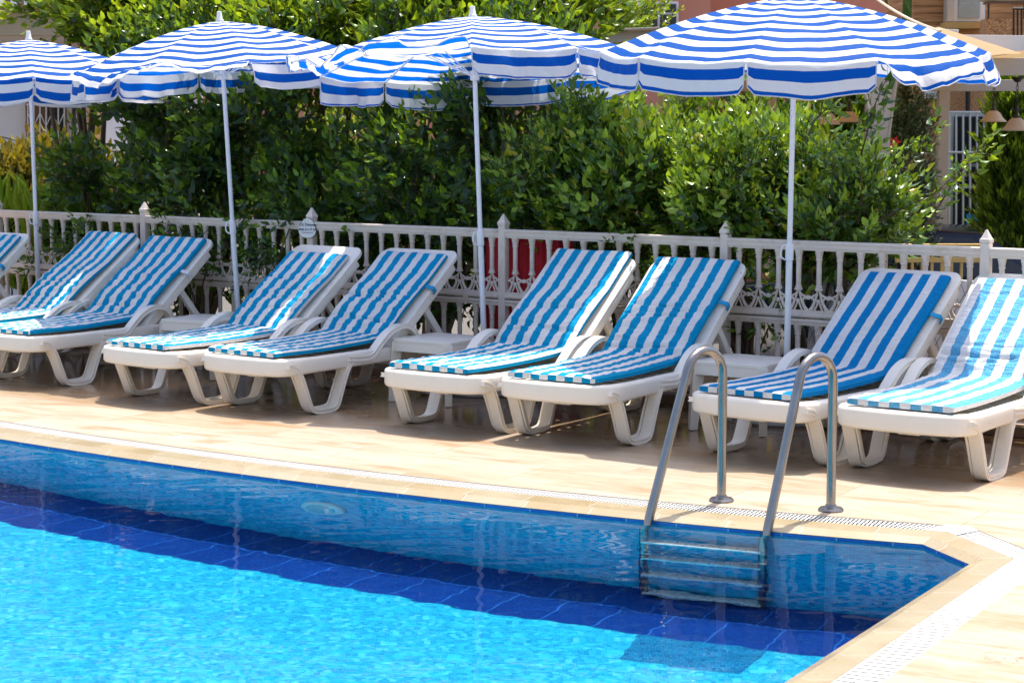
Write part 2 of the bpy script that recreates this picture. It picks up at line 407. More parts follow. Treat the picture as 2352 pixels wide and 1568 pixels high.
# ------------------------------------------------------------------ pool
def edgeY(x): d = x+.814; return 9.654-.631*d+.0438*d*d
main = [V((x, edgeY(x), 0)) for x in np.linspace(-5.2, 1.76, 30)]
C2 = V((1.876, 7.915, 0)); DR = V((-.497, -.867, 0))
pool = main+[C2, C2+DR*5.6, V((-6.5, 3.06, 0)), V((-7.5, 12, 0))]       # clockwise loop
def offset(poly, d):
    out = []; n = len(poly)
    for i in range(n):
        a = (poly[i]-poly[i-1]).normalized(); b = (poly[(i+1) % n]-poly[i]).normalized()
        na, nb = V((-a.y, a.x, 0)), V((-b.y, b.x, 0)); m = (na+nb).normalized()
        out.append(poly[i]+m*(d/max(.4, m.dot(na))))
    return out
def ring(mb, A, B, za, zb, mi=0, flip=False):
    n = len(A); L = 0
    for i in range(n):
        j = (i+1) % n; l = (A[j]-A[i]).length; wd = (B[i]-A[i]).length+abs(zb-za)
        vs = [V((A[i].x, A[i].y, za)), V((A[j].x, A[j].y, za)), V((B[j].x, B[j].y, zb)), V((B[i].x, B[i].y, zb))]
        mb.add(vs, [(3, 2, 1, 0) if flip else (0, 1, 2, 3)], [(L, 0), (L+l, 0), (L+l, wd), (L, wd)], mi); L += l
COPW, GRW = .14, .14
e1, e2 = offset(pool, COPW), offset(pool, COPW+GRW)
DEPTH = -1.28
mb = MB(); ring(mb, pool, pool, DEPTH, -.062); wall = tag(mb.build('pool_wall', M['wall_tile']), kind='structure')
mb = MB(); ei = offset(pool, -.012); ring(mb, ei, ei, -.075, -.03); ring(mb, ei, offset(pool, .02), -.03, -.029)
tag(mb.build('pool_rim_tile', M['rim_tile']), kind='structure')
mb = MB(); mb.add([V((p.x, p.y, DEPTH)) for p in pool], [tuple(range(len(pool)))[::-1]], [(p.x, p.y) for p in pool])
inner = [p for p in offset(pool, -.64)]
k = len(main)
ia, ib = inner[k-3], inner[k-2]; dd = ib-ia                      # the border runs on to the right hand wall
tt = ((C2.x-ia.x)*DR.y-(C2.y-ia.y)*DR.x)/(dd.x*DR.y-dd.y*DR.x); X = ia+dd*tt
L = 0
for i in range(k-2):
    l = (main[i+1]-main[i]).length
    mb.add([V((q.x, q.y, DEPTH+.004)) for q in (main[i], main[i+1], inner[i+1], inner[i])], [(3, 2, 1, 0)], [(L, 0), (L+l, 0), (L+l, .68), (L, .68)], 1); L += l
un = dd.normalized(); vn = V((un.y, -un.x, 0)); q0 = main[k-2]
lp_ = [main[k-2], main[k-1], C2, X, inner[k-2]]
mb.add([V((q.x, q.y, DEPTH+.004)) for q in lp_], [(4, 3, 2, 1, 0)], [(L+(q-q0).dot(un), (q-q0).dot(vn)) for q in lp_], 1)
# darker teal mosaic patch on the floor below the ladder
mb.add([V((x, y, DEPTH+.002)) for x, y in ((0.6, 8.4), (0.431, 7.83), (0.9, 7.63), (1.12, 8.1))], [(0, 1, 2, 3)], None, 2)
floor = tag(mb.build('pool_floor', [M['floor_tile'], M['navy_tile'], M['patch_tile']]), kind='structure')
mb = MB(); ci = offset(pool, -.022)
ring(mb, ci, offset(pool, .03), -.028, -.006); ring(mb, offset(pool, .03), e1, -.006, 0.0); ring(mb, offset(pool, -.012), ci, -.034, -.028)
ring(mb, e1, e1, 0.0, -.12)
tag(mb.build('pool_coping', M['coping'], smooth=True), kind='structure')
# overflow grate: real slats over a dark gutter
mb = MB(); ring(mb, e1, e2, -.04, -.04); ring(mb, e2, e2, -.04, 0.0)
tag(mb.build('overflow_gutter', simple('wet_gutter', (.04, .04, .045), .4)), kind='structure')
mb = MB(); npool = len(pool)
def grate(iA, jA, pitch=.0178, fill=.52):
    a0, b0, a1, b1 = e1[iA], e2[iA], e1[jA], e2[jA]
    n = max(1, int((a1-a0).length/pitch))
    for q in range(n):
        t0, t1 = q/n, (q+fill)/n
        for (u0, u1) in ((.03, .485), (.515, .97)):
            P = lambda t, u: (a0.lerp(a1, t)).lerp(b0.lerp(b1, t), u)
            c = [P(t0, u0), P(t1, u0), P(t1, u1), P(t0, u1)]
            mb.add([V((p.x, p.y, -.0037)) for p in c]+[V((p.x, p.y, -.003)) for p in c], [(4, 7, 6, 5), (0, 1, 5, 4), (1, 2, 6, 5), (2, 3, 7, 6), (3, 0, 4, 7)])
for i in range(k+1): 
    grate(i, i+1, *((.042, .76) if i == k else (.0178, .54)))
for (u0, u1) in ((0, .03), (.485, .515), (.97, 1)):       # the long bars that carry the slats
    A = [a.lerp(b, u0) for a, b in zip(e1, e2)]; B = [a.lerp(b, u1) for a, b in zip(e1, e2)]
    ring(mb, A, B, -.0025, -.0025); ring(mb, A, A, -.0045, -.0025); ring(mb, B, B, -.0025, -.0045)
tag(mb.build('overflow_grate', simple('grey_white_grate', (.52, .52, .5), .5, .12, 20)), kind='structure')
# solid corner pieces of the grate
mb = MB()
for i in (k-1,):
    a, b = e1[i], e2[i]; d0 = (e1[i-1]-e1[i]).normalized(); d1 = (e1[i+1]-e1[i]).normalized(); g0 = (e2[i-1]-e2[i]).normalized(); g1 = (e2[i+1]-e2[i]).normalized()
    loop = [a+d0*.1, b+g0*.1, b, b+g1*.07, a+d1*.07, a]
    mb.prism([V((p.x, p.y, -.002)) for p in loop][::-1], 0, (0, 0, .004))
tag(mb.build('overflow_grate_corner', M['white_paint']), kind='structure')
# deck, soil and street
def holed(name, outer, hole, z, m):
    tris = geometry.tessellate_polygon([outer, hole]); pts = outer+hole
    mb = MB(); vs = [V((p.x, p.y, z)) for p in pts]
    for t in tris:
        a, b, c = (vs[i] for i in t); t = t if (b-a).cross(c-a).z > 0 else t[::-1]
        mb.add([vs[i] for i in t], [(0, 1, 2)])
    return tag(mb.build(name, m), kind='structure')
site = [fpt(-9, .14), fpt(12, .14), V((18, -14, 0)), V((-30, -14, 0))]
holed('pool_deck', site, e2, 0, M['deck'])
soil = [fpt(-9, 2.3), fpt(12, 2.3)]
mb = MB(); q = [fpt(-9, .14), fpt(12, .14), fpt(12, 2.3), fpt(-9, 2.3)]
mb.add([p-V((0, 0, .03)) for p in q]+[p-V((0, 0, .8)) for p in q], [(0, 1, 2, 3), (2, 6, 7, 3)])
tag(mb.build('planting_soil', M['soil']), kind='structure')
big = [V((-400, -300, 0)), V((400, -300, 0)), V((400, 600, 0)), V((-400, 600, 0))]
holed('street', big, [fpt(-9, 2.3), fpt(12, 2.3), V((18, -14, 0)), V((-30, -14, 0))][::-1], -.75, M['asphalt'])
mb = MB(); a, b = fpt(-9), fpt(12); mb.obox((a+b)/2+V((0, 0, .03)), (b-a)/2, FN*.07, (0, 0, .03))
tag(mb.build('kerb', M['kerb'], bevel=.006), kind='structure')
# water: a rippled sheet
def inside(poly, x, y):
    c = False; n = len(poly)
    for i in range(n):
        a, b = poly[i], poly[i-1]
        if (a.y > y) != (b.y > y) and x < (b.x-a.x)*(y-a.y)/(b.y-a.y)+a.x: c = not c
    return c
WP = offset(pool, .05); ST = .02
xs = np.arange(-7.2, 2.1, ST); ys = np.arange(3.0, 13.4, ST)
idx = {}; vs = []; fs = []
def wz(x, y):
    a = noise.noise((x*1.6+y*.4, y*2.2, 0))*.0012+noise.noise((x*4.2, y*7.4, 4))*.0009+noise.noise((x*9, y*17, 9))*.0005
    return -.042+a
keep = set()
for j, y in enumerate(ys):
    for i, x in enumerate(xs):
        if (abs(x) < .42*y+.8 and y > 4.2) and inside(WP, x, y): keep.add((i, j))
for (i, j) in keep:
    q = [(i, j), (i+1, j), (i+1, j+1), (i, j+1)]
    if all(c in keep for c in q):
        f = []
        for c in q:
            if c not in idx: idx[c] = len(vs); vs.append((xs[c[0]], ys[c[1]], wz(xs[c[0]], ys[c[1]])))
            f.append(idx[c])
        fs.append(tuple(f))
mb = MB(); mb.add(vs, fs); water = tag(mb.build('water', M['water'], smooth='all'), kind='structure')
water.cycles.is_caustics_caster = True
for o in (floor, wall): o.cycles.is_caustics_receiver = True
def receive(rt):
    for ch in rt.children: ch.cycles.is_caustics_receiver = True
# underwater lamp on the far wall
lx = -.93; lp = V((lx, edgeY(lx), -.56)); tn = V((1, -.631+.0876*(lx+.814), 0)).normalized(); nn = V((tn.y, -tn.x, 0))
lr = empty('pool_light', lp, math.atan2(tn.y, tn.x), 'round white underwater light on the far pool wall', 'pool light')
def disc(prof):
    m_ = MB(); m_.lathe(prof, 28)
    m_.v = [(x, -z, y) for x, y, z in m_.v]; m_.f = [f[::-1] for f in m_.f]; return m_
disc([(.0, 0), (.135, 0), (.135, .02), (.125, .028), (.1, .03), (.0, .03)]).build('rim', M['white_paint'], lr, True)
disc([(.0, .0301), (.092, .0301), (.09, .036), (.05, .045), (0, .047)]).build('lens', simple('lamp_lens', (.35, .5, .55), .1), lr, True)
receive(lr)
# ------------------------------------------------------------------ pool ladder
lad = empty('pool_ladder', (.974, 9.124, 0), 0, 'shiny steel pool ladder with two arched handrails at the pool edge', 'pool ladder')
off0 = V((.974, 9.124, 0)); steps_pts = []
def rail(F, E, nm):
    F, E = V(F), V(E); h = V((E.x-F.x, E.y-F.y, 0)); Lh = h.length; h.normalize()
    rb, zt = .125, .715
    pts = [F+V((0, 0, z)) for z in (0.0, .3, zt-rb)]
    for q in range(1, 11):
        a = math.pi*.89*q/10; pts.append(F+h*(rb-rb*math.cos(a))+V((0, 0, zt-rb+rb*math.sin(a))))
    Ew = V((E.x, E.y, -.05)); top = pts[-1]
    for q in range(1, 6): pts.append(top.lerp(Ew, q/5.5))
    low = Ew+h*.02
    pts += [low+V((0, 0, -.07)), low+V((0, 0, -.3)), low+V((0, 0, -.7)), low+V((0, 0, -1.21))]
    m_ = MB(); m_.tube([p-off0 for p in pts], .0215, 14); ob = m_.build('handrail', M['steel'], lad, True)
    m_ = MB(); m_.lathe([(0, .001), (.056, .001), (.058, .006), (.05, .016), (.028, .02), (.024, .03), (0, .03)], 24, F-off0); m_.build('flange', M['steel'], lad, True)
    return low
l1 = rail((.974, 9.124, 0), (.605, 8.785, 0), 'a'); l2 = rail((1.446, 8.894, 0), (1.112, 8.565, 0), 'b')
for q in range(4):
    z = -.25-.29*q; a, b = l1+V((0, 0, z-.05)), l2+V((0, 0, z-.05)); d = (b-a).normalized(); n_ = V((d.y, -d.x, 0))
    m_ = MB(); m_.obox((a+b)/2-off0, (b-a)/2, n_*.04, (0, 0, .012)); 
    for e in range(7): m_.obox((a+b)/2-off0+n_*(.03-.01*e)+V((0, 0, .0135)), (b-a)*.45, n_*.002, (0, 0, .0015))
    m_.build('step', M['step'], lad, bevel=.004)
receive(lad)
# ------------------------------------------------------------------ sun loungers
LEGSEC = [(-.032, -.011), (.028, -.013), (.035, -.013), (.035, -.007), (.029, -.005), (.029, .005), (.035, .007), (.035, .013), (.028, .013), (-.032, .011)]
def rsec(w, h, r, n=3):
    out = []
    for cx, cy, a0 in ((w-r, h-r, 0), (-w+r, h-r, 90), (-w+r, -h+r, 180), (w-r, -h+r, 270)):
        for q in range(n+1):
            a = R(a0+90*q/n); out.append((cx+r*math.cos(a), cy+r*math.sin(a)))
    return out
BETA = .665
def make_lounger():
    rt = empty('sun_lounger')
    m_ = MB()                                                        # seat frame: rails that round the foot end, slats between
    path = [(.33, 1.74, .3), (.33, 1.2, .3), (.33, .6, .3), (.33, .2, .3), (.328, .1, .3), (.305, .045, .3), (.25, .012, .3), (.13, -.005, .3), (0, -.012, .3)]
    path += [(-x, y, z) for x, y, z in path[::-1][1:]]
    path = spline(path, 4)
    sec = rsec(.034, .046, .018)
    sc_ = [1.0 if p.y > .3 else 1.0+.16*(1-p.y/.3) for p in path]
    m_.sweep(path, [(b, a) for a, b in sec], V((0, 0, 1)), scale=sc_)
    for yy in np.linspace(.12, 1.66, 15): m_.box((-.31, yy-.035, .305), (.31, yy+.035, .325))
    m_.box((-.31, 1.7, .27), (.31, 1.74, .33))
    m_.box((-.05, .1, .22), (.06, .16, .3)); m_.box((.16, .12, .235), (.22, .17, .3)); m_.box((-.22, .12, .235), (-.16, .17, .3))
    m_.build('seat_frame', M['plastic'], rt, True)
    for sx in (1, -1):
        sec = LEGSEC if sx > 0 else [(-a, b) for a, b in LEGSEC[::-1]]
        for pts in ([(.03, .31), (.09, .292), (.14, .235), (.185, .13), (.222, .045), (.262, .018), (.345, .013), (.425, .017), (.462, .042), (.493, .11), (.55, .235), (.6, .3)],
                    [(1.2, .3), (1.225, .25), (1.28, .09), (1.3, .035), (1.335, .016), (1.4, .014), (1.47, .016), (1.505, .035), (1.53, .09), (1.6, .25), (1.63, .3)]):
            m_ = MB(); m_.sweep(spline([(sx*.335, y, z) for y, z in pts], 3), sec)
            # inner stiffening fin, as on moulded furniture
            m_.sweep(spline([(sx*.292, y, z+(.012 if z < .2 else 0)) for y, z in pts], 2), [(-.006, -.012), (.006, -.012), (.006, .012), (-.006, .012)])
            m_.build('leg', M['plastic'], rt, True)
        arm = spline([(sx*.34, y, z) for y, z in ((.56, .31), (.68, .3), (.78, .305), (.86, .365), (.95, .43), (1.05, .465), (1.14, .462), (1.205, .42), (1.235, .35), (1.235, .29))], 5)
        m_ = MB(); m_.sweep(arm, [(a*.95, b*1.25) for a, b in sec]); m_.build('armrest', M['plastic'], rt, True)
    # reclined back panel with rounded top corners
    bk = MB(); cb, sb = math.cos(BETA), math.sin(BETA)
    def B(x, l, t): return V((x, 1.0+l*cb-t*sb, .325+l*sb+t*cb))
    W, Lb, rr = .325, .93, .075
    out = [(-W, 0), (W, 0)]+[(W-rr+rr*math.cos(R(a)), Lb-rr+rr*math.sin(R(a))) for a in range(0, 91, 15)]+[(-W+rr+rr*math.cos(R(a)), Lb-rr+rr*math.sin(R(a))) for a in range(90, 181, 15)]
    bk.prism([B(x, l, -.012) for x, l in out][::-1], 0, B(0, 0, .014)-B(0, 0, -.012))
    for sx in (1, -1): bk.obox((B(sx*.3, .41, -.028)), (.024, 0, 0), (B(0, .41, 0)-B(0, 0, 0)), (B(0, 0, .024)-B(0, 0, 0)))
    for l in (.2, .5, .78): bk.obox(B(0, l, -.028), (.27, 0, 0), (B(0, .02, 0)-B(0, 0, 0)), (B(0, 0, .017)-B(0, 0, 0)))
    bk.build('backrest', M['plastic'], rt, True, bevel=.006)
    for sx in (1, -1):
        m_ = MB(); a = B(sx*.27, .46, -.04); b = V((sx*.27, 1.6, .33))
        m_.sweep([a, a.lerp(b, .5), b], rsec(.018, .024, .006)); m_.box((sx*.27-.02, 1.55, .3), (sx*.27+.02, 1.66, .345))
        m_.build('back_strut', M['plastic'], rt, True)
    return rt
def make_mattress(seed, mat, wid=.56, Ls=1.03, Lb=.81, beta=BETA, crease=1.0, th=.037, strap=None, strap_mat=None, slip=0.0):
    """one padded strip folded at the hinge; top and bottom skins, gussets and end caps"""
    r_ = random.Random(seed); o3 = V((r_.random()*50, r_.random()*50, 0))
    ns1, ns2, nx = 64, 92, 26
    folds = [(r_.uniform(.03, .42), r_.uniform(-.06, .06), r_.uniform(.006, .013), r_.uniform(.7, 1)) for _ in range(5)]+[(r_.uniform(.45, .72), r_.uniform(-.05, .05), r_.uniform(.003, .007), r_.uniform(.5, 1)) for _ in range(2)]
    st = [(-.002+(Ls-.02)*i/ns1) for i in range(ns1+1)]+[Ls+.03+(Lb-.03)*i/ns2 for i in range(ns2+1)]
    cb, sb = math.cos(beta), math.sin(beta)
    def frame(s):
        if s <= Ls: return V((0, s, .362+.018*s-.012*math.sin(math.pi*s/Ls))), V((0, 0, 1))
        l = s-Ls; bow = .022*math.sin(math.pi*min(1, l/.55)**.8)*crease
        return V((0, 1.03+l*cb, .372+l*sb))+V((0, -sb, cb))*(.006+bow), V((0, -sb, cb))
    m_ = MB(); top = []; bot = []
    for si, s in enumerate(st):
        p, n = frame(s); rowt = []; rowb = []
        for i in range(nx+1):
            x = -wid/2+wid*i/nx
            e = min(1, (wid/2-abs(x))/.022); e = math.sqrt(max(0, 1-(1-e)**2))
            es = min(1, min(s+.004, st[-1]-s+.004)/.03); es = math.sqrt(max(0, 1-(1-es)**2))
            q = V((x*4+o3.x, s*9+o3.y, 0)); q2 = V((x*9+o3.x, s*26+o3.y, 5))
            amp = crease*(1.25 if .9 < s < 1.5 else .75)
            d = .008*amp*noise.noise(q)+.008*amp*noise.noise(q2)+.0045*amp*noise.noise(q2*2.3)
            if s > Ls: d += crease*.004*math.sin((s-Ls)*34+5*noise.noise(q))*max(0, 1-(s-Ls)/.65)
            if s > Ls and crease > .5:
                for fs_, sl_, dp_, ex_ in folds:
                    cc = fs_+sl_*(x/wid)+.012*noise.noise(V((x*9, fs_*40, seed))); d -= dp_*math.exp(-((s-Ls-cc)/.011)**2)*(1 if abs(x/wid+.1) < ex_*.5 else .25)
            sw = .004*noise.noise((s*3.5+o3.x, 7, o3.y))*crease
            rowt.append(p+V((x+sw, 0, 0))+n*((th-.012)*1.0+.012*e*es+d*e))
            rowb.append(p+V((x+sw, 0, 0))+n*(0.0+.004*(1-e)))
        top.append(rowt); bot.append(rowb)
    R_ = len(st); cum = [0]
    for i in range(1, R_): cum.append(cum[-1]+(top[i][nx//2]-top[i-1][nx//2]).length)
    vs = []; uv = []
    for i in range(R_):
        for j in range(nx+1): vs.append(top[i][j]); uv.append((-wid/2+wid*j/nx+slip*(cum[i] > Ls), cum[i]))
    nb = len(vs)
    for i in range(R_):
        for j in range(nx+1): vs.append(bot[i][j]); uv.append((-wid/2+wid*j/nx, cum[i]))
    K = nx+1; fs = []
    for i in range(R_-1):
        for j in range(nx):
            fs.append((i*K+j, i*K+j+1, (i+1)*K+j+1, (i+1)*K+j)); fs.append((nb+i*K+j, nb+(i+1)*K+j, nb+(i+1)*K+j+1, nb+i*K+j+1))
    m_.add(vs, fs, uv)
    for j in range(nx):                                              # end gussets carry the stripes half a step over
        u0, u1 = -wid/2+wid*j/nx+.054, -wid/2+wid*(j+1)/nx+.054
        m_.add([top[0][j], bot[0][j], bot[0][j+1], top[0][j+1]], [(0, 1, 2, 3)], [(u0, 0), (u0, 0), (u1, 0), (u1, 0)])
        m_.add([top[-1][j], top[-1][j+1], bot[-1][j+1], bot[-1][j]], [(0, 1, 2, 3)], [(u0, 0), (u1, 0), (u1, 0), (u0, 0)])
    for i in range(R_-1):
        for j, fl in ((0, True), (nx, False)):
            q = [top[i][j], bot[i][j], bot[i+1][j], top[i+1][j]]
            m_.add(q if not fl else q[::-1], [(3, 2, 1, 0)], [(0, 9)]*4)
    ob = m_.build('mattress', mat, None, True, weld=True)
    if strap:
        s = Ls+strap; p, n = frame(s); d = V((0, cb, sb)); mm = MB()
        for sx in (1,):
            mm = MB()
            pts = [p+V((sx*x, 0, 0))+n*z for x, z in ((.284, .012), (.297, .008), (.318, .0), (.336, -.004), (.34, -.02), (.334, -.045), (.3, -.05))]
            mm.sweep(spline(pts, 3), [(-.014, -.002), (.014, -.002), (.014, .002), (-.014, .002)], d)
            mm.build('strap', strap_mat or M['strap_blue'], ob, True)
    return ob
BL, WH = (.001, .265, .48), (.74, .71, .67)
M['strap_blue'] = simple('blue_strap', (.001, .26, .48), .8, .1)
M['strap_white'] = simple('white_strap', (.7, .68, .7), .8, .05)
LG = 'striped sun loungers in a row along the fence'; MG = 'blue and white striped mattresses'
spec = [  # x, y, yaw, lounger label, mattress label, phase, side blue, extras
 ((-4.93, 13.91), .64, 'white plastic sun lounger cut off at the left photo edge', 'striped mattress cut off at the left photo edge, only its upper back showing', .1, 1, {}),
 ((-4.12, 13.585), .74, 'white sun lounger nearest the leftmost parasol pole, right of the cut-off one', 'striped mattress whose back stands just right of the leftmost parasol pole', .3, 1, {}),
 ((-3.392, 13.155), .606, 'white sun lounger with a whole front leg showing, left of the leftmost side table', 'striped mattress with a small white strap tab, left of the leftmost side table', .55, 1, {}),
 ((-2.337, 12.286), .686, 'white sun lounger whose wide bare headrest stands below the round white sign', 'striped mattress with a loose white edge, below the round white sign', .6, 0, {}),
 ((-1.627, 11.882), .639, 'white sun lounger left of the side table by the red cloth', 'striped mattress with blue side edge, left of the side table by the red cloth', .05, 1, {}),
 ((-.47, 11.119), .614, 'white sun lounger in front of the red cloth, right of the side table', 'striped mattress covering its headrest to the top, in front of the red cloth', .25, 1, {}),
 ((.211, 10.69), .579, 'white sun lounger partly behind the left ladder handrail', 'striped mattress with a long sunlit strip down the left side of its back', .68, 1, {}),
 ((1.186, 10.08), .704, 'white sun lounger standing behind the pool ladder handrails', 'smooth mattress with broad deep blue stripes, behind the right ladder handrail', .0, 1, {'crease': .35}),
 ((1.89, 9.62), .619, 'white sun lounger cut off at the right photo edge in full sun', 'faded turquoise striped mattress in full sun at the right photo edge', .0, 0, {'crease': .8}),
]
proto = make_lounger()
for i, ((x, y), yaw, ll, ml, ph, side, kw) in enumerate(spec):
    lo = proto if i == 0 else dup(proto)
    lo.location = (x, y, 0); lo.rotation_euler = (0, 0, -yaw); tag(lo, ll, 'sun lounger', LG)
    blue, white, per, fade = BL, WH, .1075, 0
    if i == 7: blue, white, per = (.001, .2, .46), (.74, .71, .67), .112
    if i == 8: blue, white, per, fade = (.015, .31, .56), (.74, .72, .7), .112, .5
    mt = mattress_mat('striped_mattress_cloth', blue, white, per, ph, fade=fade, side=side)
    mo = make_mattress(11+i, mt, strap=None if i in (1, 3, 5, 8) else .5, strap_mat=M['strap_white'] if i in (2, 3) else None, Lb=(.81, .87, .84, .76, .795, .89, .855, .80, .79)[i], **kw)
    mo.location = (x, y, 0); mo.rotation_euler = (0, 0, -yaw); tag(mo, ml, 'mattress', MG)
# ------------------------------------------------------------------ side tables
tb = empty('side_table')
m_ = MB(); o = []
S, rr = .232, .05
for cx, cy, a0 in ((S-rr, S-rr, 0), (-S+rr, S-rr, 90), (-S+rr, -S+rr, 180), (S-rr, -S+rr, 270)):
    o += [(cx+rr*math.cos(R(a0+90*q/5)), cy+rr*math.sin(R(a0+90*q/5))) for q in range(6)]
m_.prism([(x, y, .375) for x, y in o], 0, (0, 0, .025))
n = len(o)
m_.add([(x*1.0, y*1.0, .376) for x, y in o]+[(x*1.015, y*1.015, .325) for x, y in o], [(i, n+i, n+(i+1) % n, (i+1) % n) for i in range(n)])
m_.add([(x*.97, y*.97, .376) for x, y in o]+[(x*1.015, y*1.015, .325) for x, y in o], [(n+i, i, (i+1) % n, n+(i+1) % n) for i in range(n)])
m_.build('table_top', M['plastic'], tb, True, bevel=.004)
for sx in (1, -1):
    for sy in (1, -1):
        m_ = MB()
        m_.sweep([(sx*.2, sy*.2, .38), (sx*.212, sy*.212, .2), (sx*.222, sy*.222, .004)], [(-.04, -.012), (.03, -.03), (.03, .03), (-.04, .012)] if sx*sy > 0 else [(-.04, -.012), (.03, -.03), (.03, .03), (-.04, .012)], V((sx, sy, 0)).normalized(), scale=[1, .9, .72])
        m_.build('leg', M['plastic'], tb, True)
for i, ((x, y), yaw, lb) in enumerate((((-3.72, 14.52), .62, 'low white plastic side table beside the leftmost parasol pole'), ((-2.13, 13.77), .5, 'low white plastic side table with scuffed edge, beside the second parasol pole'),
        ((-.45, 12.5), .61, 'low white plastic side table in front of the red cloth'), ((1.34, 11.33), .59, 'low white plastic side table behind the left ladder handrail'))):
    t_ = tb if i == 0 else dup(tb)
    t_.location = (x, y, 0); t_.rotation_euler = (0, 0, -yaw); tag(t_, lb, 'side table', 'white side tables between the loungers')
# ------------------------------------------------------------------ parasols
PN = 10
M['base_plastic'] = simple('grey_white_base', (.55, .54, .52), .5, .08)
def make_parasol(loc, Rr, zt, lean, rot0, lift, label, seed, drop=.31, noisev=1.45):
    """lift: function of the panel's facing angle (0 = towards the pool, + = right) giving the flap angle in degrees"""
    rt = empty('parasol', loc, 0, label, 'parasol', 'blue and white striped parasols'); rt.rotation_euler = lean
    r_ = random.Random(seed); o3 = r_.random()*40
    m_ = MB(); m_.lathe([(0, 0.001), (.25, 0.001), (.262, .012), (.255, .05), (.2, .075), (.07, .09), (.045, .1), (.043, .2), (.026, .2), (.024, .14), (0, .14)], 28)
    bs = m_.build('weighted_base', M['base_plastic'], rt, True); bs.rotation_euler = rt.rotation_euler.to_matrix().inverted().to_euler()
    m_ = MB(); m_.tube([(0, 0, .02), (0, 0, 1.02)], .019, 14); m_.build('lower_pole', M['pole'], rt, True)
    m_ = MB(); m_.tube([(0, 0, 1.0), (0, 0, zt-.02)], .0155, 14); m_.build('upper_pole', M['pole'], rt, True)
    m_ = MB(); m_.tube([(0, 0, .955), (0, 0, .96), (0, 0, 1.05), (0, 0, 1.055)], [.019, .024, .024, .019], 14)
    m_.tube(spline([(-.022, 0, .96), (-.045, 0, .975), (-.05, 0, 1.01), (-.036, 0, 1.045), (-.02, 0, 1.045)], 3), .005, 6); m_.build('height_clamp', M['pole'], rt, True)
    m_ = MB(); m_.lathe([(0, zt-.03), (.026, zt-.03), (.03, zt-.01), (.026, zt+.0), (.021, zt+.008), (.016, zt+.056), (.011, zt+.058), (0, zt+.058)], 16); m_.build('finial', M['white_paint'], rt, True)
    m_ = MB(); m_.lathe([(0, zt-.42), (.03, zt-.42), (.03, zt-.36), (0, zt-.36)], 12); m_.build('rib_hub', M['white_paint'], rt, True)
    rib_a = [rot0+(q-.5)*2*math.pi/PN for q in range(PN)]
    def prof(s): return Rr*s, zt-.012-drop*s**1.5
    tip = []
    for q in range(PN): tip.append(.028*noise.noise((q*1.7+o3, 3, 0))*noisev)
    def P(a, s, k): 
        r, z = prof(s); return V((r*math.sin(a), -r*math.cos(a), z+tip[k % PN]*s*s))
    can = MB(); NS, NTT = 16, 10
    slant = sum((P(0, (i+1)/NS, 0)-P(0, i/NS, 0)).length for i in range(NS))
    for k_ in range(PN):
        a0, a1 = rib_a[k_], rib_a[k_]+2*math.pi/PN
        vs = []; uv = []; ps = r_.uniform(-.022, .022)
        for i in range(NS+1):
            s = max(.012, i/NS); A, B = P(a0, s, k_), P(a1, s, k_+1)
            for j in range(NTT+1):
                t = j/NTT; p = A.lerp(B, t); sg = math.sin(math.pi*t)
                p.z -= .026*s*sg; p.z += .011*noise.noise((p.x*5+o3, p.y*5, s*3))*s*sg*2
                vs.append(p); uv.append((.1, s*slant+ps*s))
        K = NTT+1
        can.add(vs, [(i*K+j, i*K+j+1, (i+1)*K+j+1, (i+1)*K+j) for i in range(NS) for j in range(NTT)], uv)
        am = (a0+a1)/2; out = V((math.sin(am), -math.cos(am), 0)); th0 = lift(math.degrees(math.atan2(math.sin(am), math.cos(am))))
        NV, H = 7, .172; vs = []; uv = []; A, B = P(a0, 1, k_), P(a1, 1, k_+1); NU = 18
        for j in range(NU+1):
            t = .012+.976*j/NU; sg = math.sin(math.pi*t); p0 = A.lerp(B, t); p0.z -= .02*sg
            e = min(t, 1-t)*(B-A).length; hh = H*(1-.3*max(0, 1-e/.06)**2)+.012*noise.noise((t*3+o3, k_*3.1, 1))*noisev
            p = p0.copy(); fl = th0+(10 if th0 < 40 else 26)*noise.noise((t*2.6+o3, k_*2.3, 5))*noisev
            for i in range(NV+1):
                v = i/NV
                if i:
                    bend = fl if th0 < 40 else fl*(1.35-.75*v)      # a blown-up flap curls over and hangs at its hem
                    an = R(bend+14*noise.noise((t*7+o3, v*1.5, k_))*noisev)
                    p = p+(out*math.sin(an)-V((0, 0, 1))*math.cos(an))*(hh/NV)
                hem = i >= NV or j == 0 or j == NU
                vs.append(p.copy()); uv.append((.1, slant+H*v))
        K = NV+1; b = len(can.v); 
        for j in range(NU):
            for i in range(NV):
                can.add([vs[j*K+i], vs[(j+1)*K+i], vs[(j+1)*K+i+1], vs[j*K+i+1]], [(0, 3, 2, 1)], [uv[j*K+i], uv[(j+1)*K+i], uv[(j+1)*K+i+1], uv[j*K+i+1]])
        # white stitched binding round the flap
        bd = [vs[i] for i in range(K)]+[vs[j*K+NV] for j in range(1, NU)]+[vs[NU*K+i] for i in range(NV, -1, -1)]
        can.tube(bd, .0036, 5)
        for f in range(len(can.f)-1, -1, -1):
            if can.uv[f][0][0] == .9: break
        nb = (len(bd)-1)*5+2
        for f in range(len(can.f)-nb, len(can.f)): can.uv[f] = [(.9, 0)]*len(can.f[f])
    can.build('canopy', M['canopy'], rt, 'all', weld=True)
    for q in range(PN):
        a = rib_a[q]; pts = [P(a, s, q)-V((0, 0, .012)) for s in (.02, .25, .5, .75, .995)]
        m_ = MB(); m_.tube(pts, .0045, 6)
        m_.tube([(0.028*math.sin(a), -.028*math.cos(a), zt-.39), P(a, .5, q)-V((0, 0, .014))], .004, 6); m_.build('rib', M['pole'], rt, True)
    return rt
